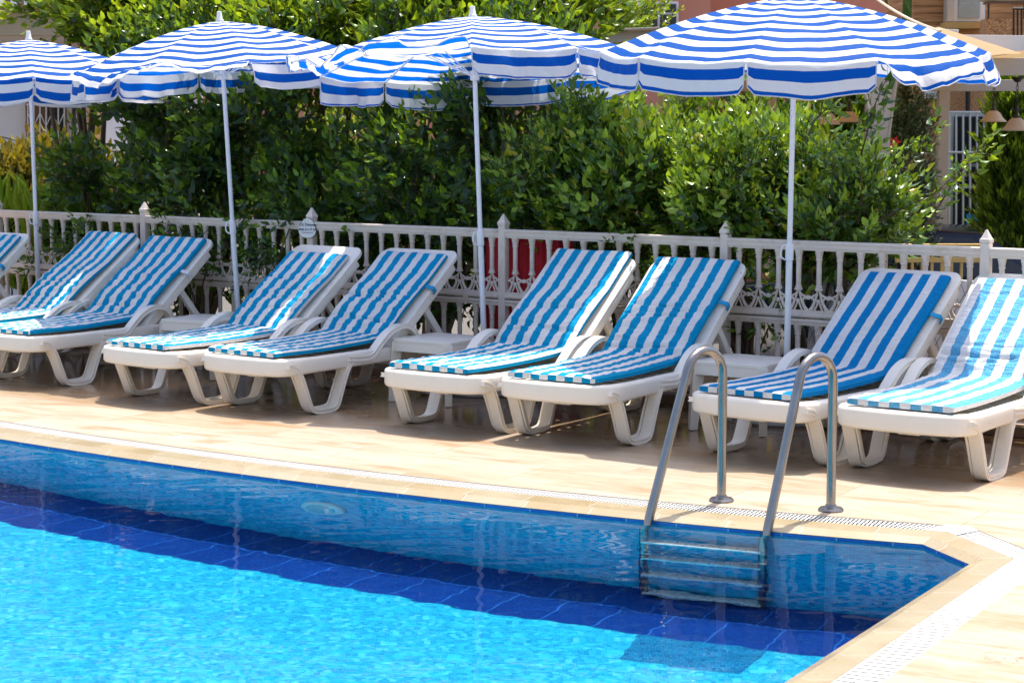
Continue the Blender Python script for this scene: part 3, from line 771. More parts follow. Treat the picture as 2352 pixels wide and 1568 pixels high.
def near(a, c, w): return abs((a-c+180) % 360-180) < w
PP = [(-3.69, 15.5), (-1.95, 14.25), (-.17, 12.85), (1.61, 11.61)]
make_parasol((*PP[0], 0), 1.04, 2.39, (0, R(-.8), 0), R(-3), lambda a: 6, 'striped parasol cut off by the left edge of the photo', 3)
make_parasol((*PP[1], 0), 1.06, 2.47, (R(1.0), R(-2.6), 0), R(0), lambda a: 90 if near(a, 0, 20) else (74 if near(a, -36, 20) else 8), 'striped parasol whose front flaps are blown up, second from the left', 5)
make_parasol((*PP[2], 0), 1.09, 2.445, (R(-4.2), R(-2.0), 0), R(18), lambda a: 112 if near(a, -54, 40) else (60 if near(a, 90, 20) else 5), 'striped parasol tipped back with its left flaps blown up, third from the left', 8)
make_parasol((*PP[3], 0), 1.1, 2.475, (R(4.6), R(-.1), 0), R(-3), lambda a: 55 if near(a, 33, 10) else (24 if near(a, 69, 10) else 7), 'largest striped parasol, above the pool ladder', 12)
# ------------------------------------------------------------------ fence
fence = empty('balustrade_fence', fpt(0), math.atan2(FU.y, FU.x), 'long cream balustrade fence with heart scrollwork behind the loungers', 'fence')
# local frame: x along the fence, y away from the pool
NBAL = 12; P0 = 0
def post_mesh():
    m_ = MB(); m_.box((-.027, -.027, .05), (.027, .027, 1.075)); return m_
pm = None
for i in range(0, 7):
    if pm is None:
        pm = post_mesh().build('post', M['fence'], fence, bevel=.004)
        c = MB(); c.lathe([(.0, 1.076), (.043, 1.076), (.043, 1.096), (.035, 1.103), (.006, 1.15), (0, 1.15)], 4, rot=math.pi/4); cap = c.build('cap', M['fence'], pm, bevel=.002)
    else:
        q = pm.copy(); COL.objects.link(q); q.parent = fence; q.location = (BAY*i, 0, 0)
        r2 = cap.copy(); COL.objects.link(r2); r2.parent = q
def bal_prof(z0, z1):
    return [(0, z0), (.024, z0), (.024, z0+.01), (.019, z0+.014), (.019, z0+.026), (.0155, z0+.028), (.0155, z1-.062), (.0195, z1-.06), (.0195, z1-.05), (.017, z1-.048), (.021, z1-.03), (.021, z1-.022), (.0245, z1-.018), (.0245, z1), (0, z1)]
m_ = MB(); m_.lathe(bal_prof(.755, 1.0), 10); balA = m_.v, m_.f
def panel():
    x0, x1 = .0275, BAY-.0275
    m_ = MB()
    m_.box((x0, -.026, 1.005), (x1, .026, 1.05)); m_.box((x0, -.034, 1.035), (x1, .034, 1.047)); m_.box((x0, -.019, .992), (x1, .019, 1.0045))
    m_.box((x0, -.024, .592), (x1, .024, .634)); m_.box((x0, -.031, .6), (x1, .031, .612))
    m_.box((x0, -.024, .545), (x1, .024, .584)); m_.box((x0, -.031, .566), (x1, .031, .578))
    m_.box((x0, -.024, .085), (x1, .024, .125))
    pn = m_.build('panel', M['fence'], fence, bevel=.002)
    bx = [x0+(x1-x0)*(q+.5)/NBAL for q in range(NBAL)]
    m_ = MB(); gap = bx[1]-bx[0]; T = lambda pts, r=.0068: m_.tube(spline(pts, 3), r, 6)
    for q in range(-1, NBAL):
        xm = (bx[0]+gap*(q+.5))
        l, r = xm-gap/2, xm+gap/2
        ok = lambda x: x0+.004 < x < x1-.004
        if ok(l): T([(l+.006, 0, .762), (l+.012, 0, .735), (xm-.022, 0, .716), (xm-.01, 0, .712)])
        if ok(r): T([(r-.006, 0, .762), (r-.012, 0, .735), (xm+.022, 0, .716), (xm+.01, 0, .712)])
        for sx in (1, -1):
            if not (ok(xm+sx*.03)): continue
            T([(xm+sx*.008, 0, .71), (xm+sx*.032, 0, .705), (xm+sx*.038, 0, .683), (xm+sx*.02, 0, .652), (xm+sx*.002, 0, .634)])
        if ok(xm): m_.lathe([(0, -.012), (.011, -.012), (.014, 0), (.011, .012), (0, .012)], 8, (xm, 0, .712))
        if ok(l):
            for sx in (1, -1):
                T([(l+sx*.004, 0, .76), (l+sx*.014, 0, .72), (l+sx*.028, 0, .675), (l+sx*.05, 0, .634)])
                T([(l+sx*.004, 0, .682), (l+sx*.014, 0, .66), (l+sx*.026, 0, .634)], .0055)
            m_.lathe([(0, -.012), (.011, -.012), (.0135, 0), (.011, .012), (0, .012)], 8, (l, 0, .69))
    m_.build('scrollwork', M['fence'], pn, True)
    m_ = MB(); m_.lathe(bal_prof(.755, .994), 10, (0, 0, 0)); b0 = m_.build('baluster', M['fence'], pn, True, loc=(bx[0], 0, 0))
    m_ = MB(); m_.lathe(bal_prof(.124, .546), 10); b1 = m_.build('lower_baluster', M['fence'], pn, True, loc=(bx[0], 0, 0))
    for x in bx[1:]:
        for b in (b0, b1):
            c = b.copy(); COL.objects.link(c); c.parent = pn; c.location = (x, 0, 0)
    return pn
p0 = panel()
for i in range(1, 6):
    q = p0.copy(); COL.objects.link(q); q.parent = fence; q.location = (BAY*i, 0, 0)
    for ch in p0.children:
        c = ch.copy(); COL.objects.link(c); c.parent = q
# round maker's plate on the third post
sg = empty('fence_sign', fpt(2, -.046, 1.01), math.atan2(FU.y, FU.x)+R(14), 'round white maker plate with navy lettering fixed to a fence post', 'sign')
lo_ = [(.058, .01), (.066, -.02), (.055, -.05), (.03, -.068), (0, -.072), (-.03, -.068), (-.056, -.05), (-.07, -.02), (-.062, .004), (-.046, .026), (-.032, .052), (-.01, .064), (.018, .062), (.044, .045)]
lo_ = [(p.x, p.y) for p in spline([(x, y, 0) for x, y in lo_], 3, True)]
m_ = MB(); m_.prism([(x, -.002, z) for x, z in lo_], 0, (0, -.005, 0)); m_.build('plate', M['white_paint'], sg)
m_ = MB(); m_.prism([(x*1.03+.001, .002, z*1.03) for x, z in lo_], 0, (0, -.0035, 0)); m_.build('rim', simple('teal_edge', (.01, .12, .15), .4), sg)
RX = (R(90), 0, 0)
text('Çit Dünyası', .027, M['ink'], sg, (.003, -.0076, .021), RX, off=.0005)
text('0242 511 77 55', .021, M['ink'], sg, (0, -.0076, -.014), RX, off=.0006)
text('www.beskent.com', .012, M['ink'], sg, (0, -.0076, -.034), RX)
m_ = MB()
for z in (.036, .004): m_.box((-.034, -.0078, z), (.052, -.0072, z+.001))
m_.build('rule', simple('green_rule', (.3, .5, .1), .5), sg)
m_ = MB()
for x in (-.018, .006): m_.lathe([(0, -.001), (.004, -.001), (.004, .001), (0, .001)], 10, (x, -.0078, .048))
m_.build('screw', M['ink'], sg)
# ------------------------------------------------------------------ vegetation
rg = np.random.default_rng(5)
def leaf_tmpl(w=.42, droop=.18, fold=.12):
    c = [(0, 0, 0), (0, .33, .02), (0, .7, -droop*.35), (0, 1, -droop)]
    s = [(w/2, .36, .02+fold), (w*.36, .7, -droop*.35+fold*.8), (-w/2, .36, .02+fold), (-w*.36, .7, -droop*.35+fold*.8)]
    v = np.array(c+s, float)
    return v, [(0, 4, 1), (1, 4, 5, 2), (2, 5, 3), (0, 1, 6), (1, 2, 7, 6), (2, 3, 7)]
def rotm(z, spin):
    z = z/np.linalg.norm(z); h = np.array([0, 0, 1.]) if abs(z[2]) < .95 else np.array([1., 0, 0])
    x = np.cross(h, z); x /= np.linalg.norm(x); y = np.cross(z, x); c, s = math.cos(spin), math.sin(spin)
    return np.stack([x*c+y*s, -x*s+y*c, z], 1)
def sprig(n=9, L=.1, length=.26, w=.42, spread=55, droop=.2, seed=0, tipyoung=.35):
    g = np.random.default_rng(seed); lv, lf = leaf_tmpl(w, droop); V_, F_, A_ = [], [], []
    bend = g.uniform(-.25, .25, 2)
    for i in range(n):
        t = .12+.88*i/(n-1); base = np.array([bend[0]*t*t*length, bend[1]*t*t*length, t*length])
        az = i*2.4+g.uniform(-.4, .4); el = R(spread*(1.25-.75*t)+g.uniform(-14, 14))
        d = np.array([math.sin(el)*math.cos(az), math.sin(el)*math.sin(az), math.cos(el)])
        x = np.array([-math.sin(az), math.cos(az), 0]); z = np.cross(x, d)
        sc_ = L*(1.05-.35*t)*g.uniform(.75, 1.2); roll = g.uniform(-.6, .6)
        x2 = x*math.cos(roll)+z*math.sin(roll); z2 = -x*math.sin(roll)+z*math.cos(roll)
        p = lv@np.stack([x2, d, z2])*sc_+base
        b = 8*len(V_); V_.append(p); F_ += [tuple(b+q for q in f) for f in lf]
        A_ += [min(1, max(0, g.uniform(0, .6)+tipyoung*max(0, t-.55)*2))]*8
    V_ = np.concatenate(V_)
    # twig: three sided
    b = len(V_); tv = []
    for t in (0, .5, 1):
        for q in range(3): tv.append([bend[0]*t*t*length+.003*math.cos(q*2.1)*(1.2-t), bend[1]*t*t*length+.003*math.sin(q*2.1)*(1.2-t), t*length])
    V_ = np.concatenate([V_, np.array(tv)])
    F2 = [(b+3*i+q, b+3*i+(q+1) % 3, b+3*i+3+(q+1) % 3, b+3*i+3+q) for i in range(2) for q in range(3)]
    return V_, F_, F2, np.array(A_+[0.0]*9)
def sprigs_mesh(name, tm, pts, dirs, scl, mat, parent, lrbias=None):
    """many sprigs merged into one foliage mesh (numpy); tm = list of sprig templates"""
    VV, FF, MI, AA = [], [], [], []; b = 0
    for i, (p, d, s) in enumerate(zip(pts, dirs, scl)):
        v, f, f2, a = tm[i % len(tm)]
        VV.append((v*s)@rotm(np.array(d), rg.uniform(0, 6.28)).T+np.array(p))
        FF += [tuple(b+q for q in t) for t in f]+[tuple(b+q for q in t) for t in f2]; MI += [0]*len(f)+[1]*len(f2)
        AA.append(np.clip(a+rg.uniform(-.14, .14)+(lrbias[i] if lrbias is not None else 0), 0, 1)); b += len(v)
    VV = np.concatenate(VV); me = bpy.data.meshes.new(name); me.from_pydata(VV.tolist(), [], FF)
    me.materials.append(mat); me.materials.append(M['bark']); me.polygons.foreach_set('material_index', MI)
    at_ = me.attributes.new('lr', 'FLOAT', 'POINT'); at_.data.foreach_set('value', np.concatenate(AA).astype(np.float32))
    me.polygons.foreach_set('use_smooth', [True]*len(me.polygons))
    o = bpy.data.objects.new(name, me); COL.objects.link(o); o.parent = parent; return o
T_mid = [sprig(9, .096, .27, .5, 64, .28, s+120, .5) for s in range(6)]
T_med = [sprig(9, .095, .25, .46, 62, .25, s) for s in range(6)]
T_big = [sprig(10, .108, .28, .5, 66, .3, s+20) for s in range(6)]
T_small = [sprig(12, .055, .2, .5, 60, .2, s+40) for s in range(6)]
T_strap = [sprig(9, .42, .12, .12, 34, .35, s+60, .6) for s in range(4)]
def crown_points(blobs, n, shell=.55, seed=0, gap=-.12, up=.55):
    g = np.random.default_rng(seed); P, D = [], []; vol = np.array([b[1][0]*b[1][1]*b[1][2] for b in blobs])**.75; vol /= vol.sum()
    off = g.uniform(0, 60, 3)
    while len(P) < n:
        c, r = blobs[g.choice(len(blobs), p=vol)]
        u = g.normal(size=3); u /= np.linalg.norm(u); q = (shell+(1-shell)*g.random()**.6)
        nz = noise.noise(V((u[0]*2.2+off[0], u[1]*2.2+off[1], u[2]*2.2+off[2])))
        q *= 1+.36*nz+.22*noise.noise(V((u[0]*5+off[1], u[1]*5+off[2], u[2]*5+off[0])))
        p = np.array(c)+u*q*np.array(r)
        if p[2] < .03: continue
        if noise.noise(V(p*2.3+off)) < gap: continue
        P.append(p); d = u*.75+np.array([0, 0, up])+g.normal(size=3)*.38; D.append(d)
    return P, D
def limbs(name, base, tips, mat, parent, r0=.03, seed=0, m_=None):
    g = random.Random(seed); m_ = m_ or MB()
    for t in tips:
        a, b = V(base), V(t); mid = a.lerp(b, .45)+V((g.uniform(-.1, .1), g.uniform(-.1, .1), g.uniform(0, .12)))
        pts = spline([a+V((g.uniform(-.05, .05), g.uniform(-.05, .05), 0)), a.lerp(mid, .5)+V((g.uniform(-.05, .05), 0, .05)), mid, b], 3)
        m_.tube(pts, [r0*(1-.8*i/(len(pts)-1)) for i in range(len(pts))], 6)
    return m_.build(name, mat, parent, True)
def shrub(label, blobs, n, tm, mat, base, seed, group=None, name='shrub', cat='shrub', gap=-.12, shell=.55, up=.55, r0=.03, ntip=7, smin=.8, smax=1.25, shoots=0):
    rt = empty(name, base, 0, label, cat, group); b0 = V(base)
    P, D = crown_points(blobs, n, shell, seed, gap, up); P = [p-np.array(base) for p in P]
    g = np.random.default_rng(seed+1)
    S_ = list(g.uniform(smin, smax, n)); sm = MB(); nb = len(P)
    for q in range(shoots):                                          # long arching shoots that break the outline
        j = int(g.integers(nb)); p0 = V(P[j]); dr = V((g.normal()*.5, -abs(g.normal())*.35, .9+g.random()*.5)).normalized(); Ls = g.uniform(.28, .6); side = V((g.normal(), g.normal()*.5, 0)).normalized()
        pth = [p0+dr*(Ls*t)+side*(.22*Ls*t*t)-V((0, 0, .16*Ls*t*t)) for t in np.linspace(0, 1, 7)]; sm.tube(pth, [.0045*(1-.7*i/7) for i in range(7)], 5)
        for i in range(1, 7): P.append(np.array(pth[i])); D.append(np.array(pth[i]-pth[i-1])/Ls*5+g.normal(size=3)*.45); S_.append(.62 if i < 6 else .5)
    sprigs_mesh('foliage', tm, P, D, S_, mat, rt); P = P[:nb]
    sel = [P[i] for i in g.choice(len(P), ntip, False)]
    limbs('trunk', (0, 0, 0), [p*.92 for p in sel], M['bark'], rt, r0, seed, sm)
    return rt
HG = 'hedge shrubs behind the fence'
def blob(px, py, back, rx, ry, rz):
    Y = fenceY(px, back); p = at(px, py, Y); return (np.array(p), (rx, ry, rz))
def hb(px, back): p = fpt(0); Y = fenceY(px, back); q = at(px, 600, Y); return (q.x, q.y, -.03)
# tall dark hedge shrubs (left and centre)
tall = [(250, 'dark shrub rising left of the pole of the second parasol', .8), (430, 'dark leafy shrub behind the second parasol pole from its left', .75), (600, 'dark leafy shrub right of the second parasol pole', .75), (1010, 'dark glossy shrub left of the tipped parasol pole', .8), (1180, 'dark glossy shrub behind the pole of the tipped parasol', .85)]
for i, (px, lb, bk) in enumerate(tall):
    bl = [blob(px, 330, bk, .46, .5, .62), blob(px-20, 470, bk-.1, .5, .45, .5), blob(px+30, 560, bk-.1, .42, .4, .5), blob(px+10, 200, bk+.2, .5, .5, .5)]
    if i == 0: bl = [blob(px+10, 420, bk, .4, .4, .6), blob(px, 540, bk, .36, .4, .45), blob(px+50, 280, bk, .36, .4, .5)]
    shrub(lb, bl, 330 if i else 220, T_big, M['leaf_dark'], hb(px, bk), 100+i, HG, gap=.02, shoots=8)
# thin middle part where light comes through
shrub('sparse yellow-green shrub in the thin gap of the hedge', [blob(780, 440, 1.3, .5, .4, .4), blob(800, 540, 1.1, .5, .4, .35), blob(740, 290, 1.1, .4, .4, .3)], 130, T_med, M['leaf_bright'], hb(790, 1.2), 131, HG, gap=.02)
shrub('dark low shrub at the foot of the hedge gap', [blob(760, 470, .6, .42, .35, .4), blob(740, 560, .5, .45, .35, .35), blob(880, 520, .7, .4, .35, .45)], 170, T_big, M['leaf_dark'], hb(770, .6), 133, HG, gap=-.05)
# bright lower shrubs (right)
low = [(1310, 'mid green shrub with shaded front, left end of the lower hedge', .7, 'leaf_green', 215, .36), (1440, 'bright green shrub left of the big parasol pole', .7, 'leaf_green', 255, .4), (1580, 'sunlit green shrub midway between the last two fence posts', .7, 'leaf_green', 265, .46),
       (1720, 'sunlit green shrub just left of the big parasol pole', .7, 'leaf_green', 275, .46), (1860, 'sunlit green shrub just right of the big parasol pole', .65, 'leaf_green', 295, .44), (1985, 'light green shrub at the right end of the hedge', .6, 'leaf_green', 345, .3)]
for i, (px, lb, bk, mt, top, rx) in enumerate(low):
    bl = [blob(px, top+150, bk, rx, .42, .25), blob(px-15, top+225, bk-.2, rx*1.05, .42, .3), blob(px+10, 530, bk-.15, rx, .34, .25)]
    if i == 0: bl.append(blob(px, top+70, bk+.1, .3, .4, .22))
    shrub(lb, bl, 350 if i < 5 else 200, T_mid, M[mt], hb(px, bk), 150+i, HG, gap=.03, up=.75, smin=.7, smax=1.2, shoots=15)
# tall trees rising above the hedge: their lit crowns fill the top of the picture
trees = [(200, 24, 'leafy tree with bright lit crown, leftmost behind the hedge', .9), (470, 26, 'leafy tree with bright lit crown above the second parasol', 1.2), (760, 30, 'leafy tree with bright lit crown between the second and third parasols', 1.2), (1010, 25, 'leafy tree with bright lit crown behind the tipped parasol', 1.2)]
for i, (px, py, lb, bk) in enumerate(trees):
    bl = [blob(px-80, 70, bk+.2, .7, .55, .3), blob(px+90, 50, bk+.2, .75, .55, .33), blob(px, 5, bk+.5, .8, .6, .32), blob(px+30, 150, bk+.1, .7, .5, .3)]
    if i == 0: bl = [blob(px+60, 35, bk+.2, .5, .5, .32), blob(px+110, 100, bk+.2, .5, .5, .3), blob(px-20, 25, bk+.3, .42, .45, .2), blob(px+80, -20, bk+.4, .6, .5, .3)]
    shrub(lb, bl, 560, T_mid, M['leaf_bright'], hb(px, bk+.3), 170+i, 'trees above the hedge', 'tree', 'tree', gap=-.02, up=.85, r0=.06, ntip=10, smin=.9, smax=1.4)
shrub('leafy treetop between the tipped parasol and the pink house', [blob(1230, 20, 2.0, .55, .6, .6), blob(1180, 70, 2.0, .5, .5, .4), blob(1290, 60, 1.8, .35, .4, .4), blob(1240, -40, 2, .6, .6, .3)], 360, T_mid, M['leaf_bright'], hb(1230, 2.0), 181, 'trees above the hedge', 'tree', 'tree', gap=-.05, up=.8, r0=.06)
for i, (px, lb) in enumerate(((560, 'light green shrub glimpsed far behind the second parasol pole'), (720, 'light green shrub glimpsed behind the thin gap of the hedge'), (950, 'light green shrub glimpsed behind the shrub left of the tipped parasol pole'))):
    shrub(lb, [blob(px, 330 if i != 1 else 420, 3.4, .8, .5, .5), blob(px, 500, 3.2, .8, .5, .5)], 200, T_mid, M['leaf_bright'], hb(px, 3.3)[:2]+(-.75,), 240+i, 'lighter shrubs beyond the hedge', gap=-.15)
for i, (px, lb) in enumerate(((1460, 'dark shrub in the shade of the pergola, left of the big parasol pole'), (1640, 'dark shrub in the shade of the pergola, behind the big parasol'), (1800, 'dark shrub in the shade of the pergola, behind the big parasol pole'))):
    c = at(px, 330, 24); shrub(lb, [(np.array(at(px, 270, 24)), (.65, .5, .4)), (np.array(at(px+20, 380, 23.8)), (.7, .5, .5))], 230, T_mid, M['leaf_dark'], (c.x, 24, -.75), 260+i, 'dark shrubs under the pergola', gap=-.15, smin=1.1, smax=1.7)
# orange tree
ot = shrub('small orange tree with ripe fruit in front of the pink house', [(np.array(at(1360, 40, 19)), (.5, .5, .5)), (np.array(at(1425, 62, 19)), (.4, .4, .25)), (np.array(at(1320, 120, 19)), (.5, .5, .5))], 240, T_small, M['leaf_bright'], tuple(gr(1365, 1, -.75).xy*0+at(1365, 300, 19).xy)+(-.75,), 183, None, 'orange_tree', 'tree', gap=0, up=.5, r0=.05, smin=1.2, smax=1.8)
b0 = V(ot.location)
for (px, py) in ((1325, 30), (1332, 45), (1345, 52), (1310, 62), (1352, 20), (1372, 38), (1303, 40), (1388, 60)):
    m_ = MB(); m_.lathe([(.036*math.sin(R(a)), -.036*math.cos(R(a))) for a in range(0, 181, 20)], 12, at(px, py, 18.75)-b0); m_.build('orange', M['orange'], ot, True)
# golden shrub and strap-leaved plants at the far left
shrub('golden yellow shrub below the white house wall, at the left photo edge', [(np.array(at(60, 455, 18.4)), (.55, .5, .2)), (np.array(at(150, 450, 18.6)), (.4, .45, .22)), (np.array(at(40, 510, 18.2)), (.6, .5, .3)), (np.array(at(-40, 460, 18.4)), (.5, .5, .25)), (np.array(at(140, 520, 18.2)), (.5, .4, .3))], 760, T_mid, M['leaf_gold'], (at(60, 500, 18.4).x, 18.4, -.75), 201, None, 'golden_shrub', 'shrub', gap=-.1, smin=1.1, smax=1.7)
for i, (px, lb) in enumerate(((110, 'strap-leaved plant right of the leftmost parasol pole'), (60, 'strap-leaved plant left of the leftmost parasol pole'), (170, 'strap-leaved plant left of the tall dark shrubs'))):
    Y = fenceY(px, .55); c = at(px, 600, Y); rt = empty('strap_leaf_plant', (c.x, c.y, -.03), 0, lb, 'plant', 'strap-leaved plants behind the fence')
    g = np.random.default_rng(210+i); P = [np.array([g.uniform(-.22, .22), g.uniform(-.2, .2), g.uniform(.15, .95)]) for _ in range(15)]
    D = [np.array([g.uniform(-.3, .3), g.uniform(-.4, .1), 1]) for _ in P]
    sprigs_mesh('foliage', T_strap, P, D, g.uniform(.75, 1.15, 15), M['leaf_strap'], rt); limbs('stem', (0, 0, 0), [p for p in P[:8]], M['bark'], rt, .012, i)
# climbing vines on the fence
VG = 'vines climbing on the fence'
def vine(label, spots, seed, n, mat='leaf_dark', side=-.05):
    g = np.random.default_rng(seed); rnd_ = random.Random(seed); f = spots[0]; base = fpt(f[0], -.06 if side < 0 else .07, .02)
    rt = empty('climbing_vine', base, 0, label, 'vine', VG); P, D = [], []; paths = []
    for (i, z, ri, rz, cnt) in spots:
        for _ in range(cnt):
            p = fpt(i+g.normal()*ri/BAY, side+g.uniform(-.05, .05), max(.1, z+g.normal()*rz)); P.append(np.array(p-base)); D.append(np.array(-FN)*.7+g.normal(size=3)*.6+np.array([0, 0, .15]))
        paths.append(fpt(i, side, z)-base)
    sprigs_mesh('foliage', T_med, P, D, g.uniform(.55, .85, len(P)), M[mat], rt)
    m_ = MB()
    for t in paths:
        pts = spline([V((0, 0, 0)), V(t)*.35+V((rnd_.uniform(-.08, .08), 0, .05)), V(t)*.7+V((rnd_.uniform(-.06, .06), -.01, 0)), t], 4); m_.tube(pts, .006, 5)
    m_.build('stem', M['bark'], rt, True); return rt
vine('dark vine on the fence behind the two leftmost whole loungers', [(.62, .85, .12, .16, 16), (.5, .62, .08, .12, 9), (.3, .6, .06, .1, 5)], 301, 30)
vine('dark vine on the fence left of the second parasol pole', [(1.28, .9, .12, .14, 12), (1.42, .72, .1, .16, 12), (1.2, 1.0, .06, .06, 4)], 302, 30)
vine('dark vine on the fence right of the second parasol pole', [(1.72, .92, .12, .12, 13), (1.8, .7, .12, .14, 11), (1.9, 1.0, .05, .08, 4)], 303, 30)
vine('green vine hanging over the fence behind the striped mattress with the sunlit strip', [(3.55, .88, .12, .14, 9), (3.72, .95, .1, .1, 8), (3.5, .55, .08, .12, 6)], 304, 20, 'leaf_green', .08)
vine('green vine on the fence left of the big parasol pole', [(4.1, .85, .1, .16, 12), (4.15, .5, .12, .15, 10)], 305, 20, 'leaf_green', .09)
# loose twigs at the right
def twig(label, pts, nl, mat, seed, L=.115):
    base = V(pts[0]); rt = empty('leafy_twig', base, 0, label, 'twig', 'long leafy twigs above the hedge'); path = spline([V(p)-base for p in pts], 6)
    m_ = MB(); m_.tube(path, [.007*(1-.7*i/len(path)) for i in range(len(path))], 5); m_.build('stem', M['bark'], rt, True)
    g = np.random.default_rng(seed); P, D, S = [], [], []
    for i in range(nl):
        t = .25+.75*i/nl; q = path[int(t*(len(path)-1))]; P.append(np.array(q)+g.normal(size=3)*.02); d = np.array(path[-1]-path[0]); D.append(d/np.linalg.norm(d)+g.normal(size=3)*.5); S.append(g.uniform(.6, .95))
    sprigs_mesh('foliage', [sprig(4, L, .12, .5, 70, .35, s+80) for s in range(4)], P, D, S, M[mat], rt)
twig('dark twig hanging beside the front pergola column', [at(1960, 420, 12.2), at(1985, 330, 12.1), at(2010, 240, 12.0), at(2045, 165, 12.0)], 15, 'leaf_dark', 401)
twig('bright twig reaching up beside the barred window', [at(2120, 530, 11.9), at(2190, 420, 11.9), at(2235, 360, 11.9), at(2290, 300, 11.9)], 13, 'leaf_bright', 402, .1)
twig('low twig spreading over the fence in front of the dark car', [at(1990, 520, 12), at(2070, 480, 11.9), at(2150, 440, 11.8), at(2215, 380, 11.8)], 16, 'leaf_green', 403, .1)
twig('slender twig in front of the ochre stucco wall', [at(2020, 440, 12.2), at(2080, 380, 12.2), at(2120, 330, 12.1), at(2140, 270, 12.1)], 9, 'leaf_green', 404, .1)
twig('slender bright twig right of the big parasol pole', [at(1850, 330, 12.2), at(1870, 280, 12.2), at(1900, 250, 12.1), at(1930, 225, 12.1)], 9, 'leaf_bright', 405, .1)
# conifers
def conifer(label, cx, top, base_px, Y, wpx, seed, n):
    T_con = [sprig(18, .13, .36, .2, 30, .05, s+90, .5) for s in range(5)]
    p = at(cx, top, Y); b = V((p.x, p.y, -.75)); H = p.z+.75; rr = wpx*Y/FD; rt = empty('thuja', b, 0, label, 'conifer', 'conifers beyond the hedge'); g = np.random.default_rng(seed); P, D = [], []
    for _ in range(n):
        h = g.random()**.8; r = rr*(1-h**2.2)*g.uniform(.55, 1)+.05; a = g.uniform(0, 6.28); P.append(np.array([r*math.cos(a), r*math.sin(a), .3+h*(H-.4)])); D.append(np.array([math.cos(a)*.55, math.sin(a)*.55, 1.1])+g.normal(size=3)*.15)
    sprigs_mesh('foliage', T_con, P, D, g.uniform(.7, 1.25, n), M['leaf_conifer'], rt); m_ = MB(); m_.tube([(0, 0, 0), (0, 0, H*.8)], [.08, .02], 7); m_.build('trunk', M['bark'], rt, True)
conifer('tall dense thuja at the right photo edge', 2345, 205, 0, 23.3, 62, 410, 1300)
conifer('bright yellow-green thuja behind the front pergola column', 1945, 160, 0, 23.3, 62, 411, 700)
sb_ = shrub('dark glossy shrub with one red flower, beside the front pergola column', [(np.array(at(2082, 270, 19.5)), (.13, .25, .35)), (np.array(at(2080, 400, 19.5)), (.16, .25, .5)), (np.array(at(2075, 500, 19.5)), (.2, .25, .4))], 560, T_small, M['leaf_grey'], (at(2080, 300, 19.5).x, 19.5, -.75), 412, None, 'flowering_shrub', gap=-.2)
g_ = MB(); b0 = V(sb_.location)
for q in range(5):
    a = q*1.256; c = at(2055, 326, 19.1)-b0; g_.add([c, c+V((.035*math.cos(a-.5), -.01, .035*math.sin(a-.5))), c+V((.06*math.cos(a), -.015, .06*math.sin(a))), c+V((.035*math.cos(a+.5), -.01, .035*math.sin(a+.5)))], [(0, 1, 2, 3)])
g_.build('flower', M['red_petal'], sb_)
# banana leaves near the pink house
bn = empty('banana_plant', (at(2060, 300, 24).x, 24, -.75), 0, 'broad dark banana leaves hanging below the top photo edge', 'plant'); b0 = V(bn.location)
m_ = MB(); m_.tube([(0, 0, 0), (.1, 0, 4.2)], [.12, .05], 8); m_.build('trunk', M['leaf_strap'], bn, True)
m_ = MB(); tp = at(1990, -60, 24)-b0
for (ex, ey) in ((2095, 30), (2040, 22), (1930, -10), (2140, -20)):
    e = at(ex, ey, 23.6)-b0; ctl = tp.lerp(e, .5)+V((0, 0, .35)); pth = spline([tp, ctl, e], 8); vs = []; fs = []
    for i, p in enumerate(pth):
        wv = .17*math.sin(math.pi*(i/(len(pth)-1))**.8)+.01; vs += [p+V((0, wv*.5, -wv)), p, p+V((0, -wv*.3, wv))]
    for i in range(len(pth)-1): fs += [(3*i, 3*i+3, 3*i+4, 3*i+1), (3*i+1, 3*i+4, 3*i+5, 3*i+2)]
    m_.add(vs, fs)
ob = m_.build('leaf', M['leaf_dark'], bn, True)
# ------------------------------------------------------------------ things between the fence and the houses
GZ = -.75
rc = empty('red_cloth', fpt(2.85, .13, 0), math.atan2(FU.y, FU.x), 'deep red cloth screen hanging behind the fence', 'cloth')
m_ = MB(); vs = []; N = 60
for i in range(N+1):
    x = .72*i/N; y = .018*math.sin(i*.62)+.012*math.sin(i*1.7+1)
    for z in (.02, .5, .985): vs.append((x, y*(1.15-.3*z), z))
m_.add(vs, [(3*i+j, 3*i+3+j, 3*i+4+j, 3*i+1+j) for i in range(N) for j in range(2)]); cl = m_.build('cloth_panel', M['red_cloth'], rc, 'all')
md = cl.modifiers.new('s', 'SOLIDIFY'); md.thickness = .004
m_ = MB(); m_.tube([(-.02, 0, .99), (.74, 0, .99)], .012, 8); m_.tube([(-.015, .0, -.03), (-.015, 0, .99)], .012, 8); m_.tube([(.735, 0, -.03), (.735, 0, .99)], .012, 8); m_.build('frame', M['dark_metal'], rc, True)
ch = empty('garden_chair', fpt(3.12, .14, -.03)+FN*.0, math.atan2(FU.y, FU.x), 'white plastic chair with rounded back, between the fence and the red cloth', 'chair')
m_ = MB(); sec = rsec(.012, .035, .008); m_.sweep(spline([(-.14, .1, .42), (-.15, .13, .6), (-.11, .14, .76), (0, .145, .8), (.11, .14, .76), (.15, .13, .6), (.14, .1, .42)], 4), [(a, b) for a, b in rsec(.018, .01, .006)], V((0, 1, 0)))
m_.prism([(x, .135, z) for x, z in [(-.13, .5), (.13, .5), (.135, .62), (.1, .74), (0, .785), (-.1, .74), (-.135, .62)]], 0, (0, .008, 0)); m_.build('backrest', M['plastic'], ch, True)
ch.location = fpt(3.1, .08, -.03)
m_ = MB(); m_.box((-.15, -.02, .4), (.15, .11, .425)); m_.build('seat', M['plastic'], ch, bevel=.008)
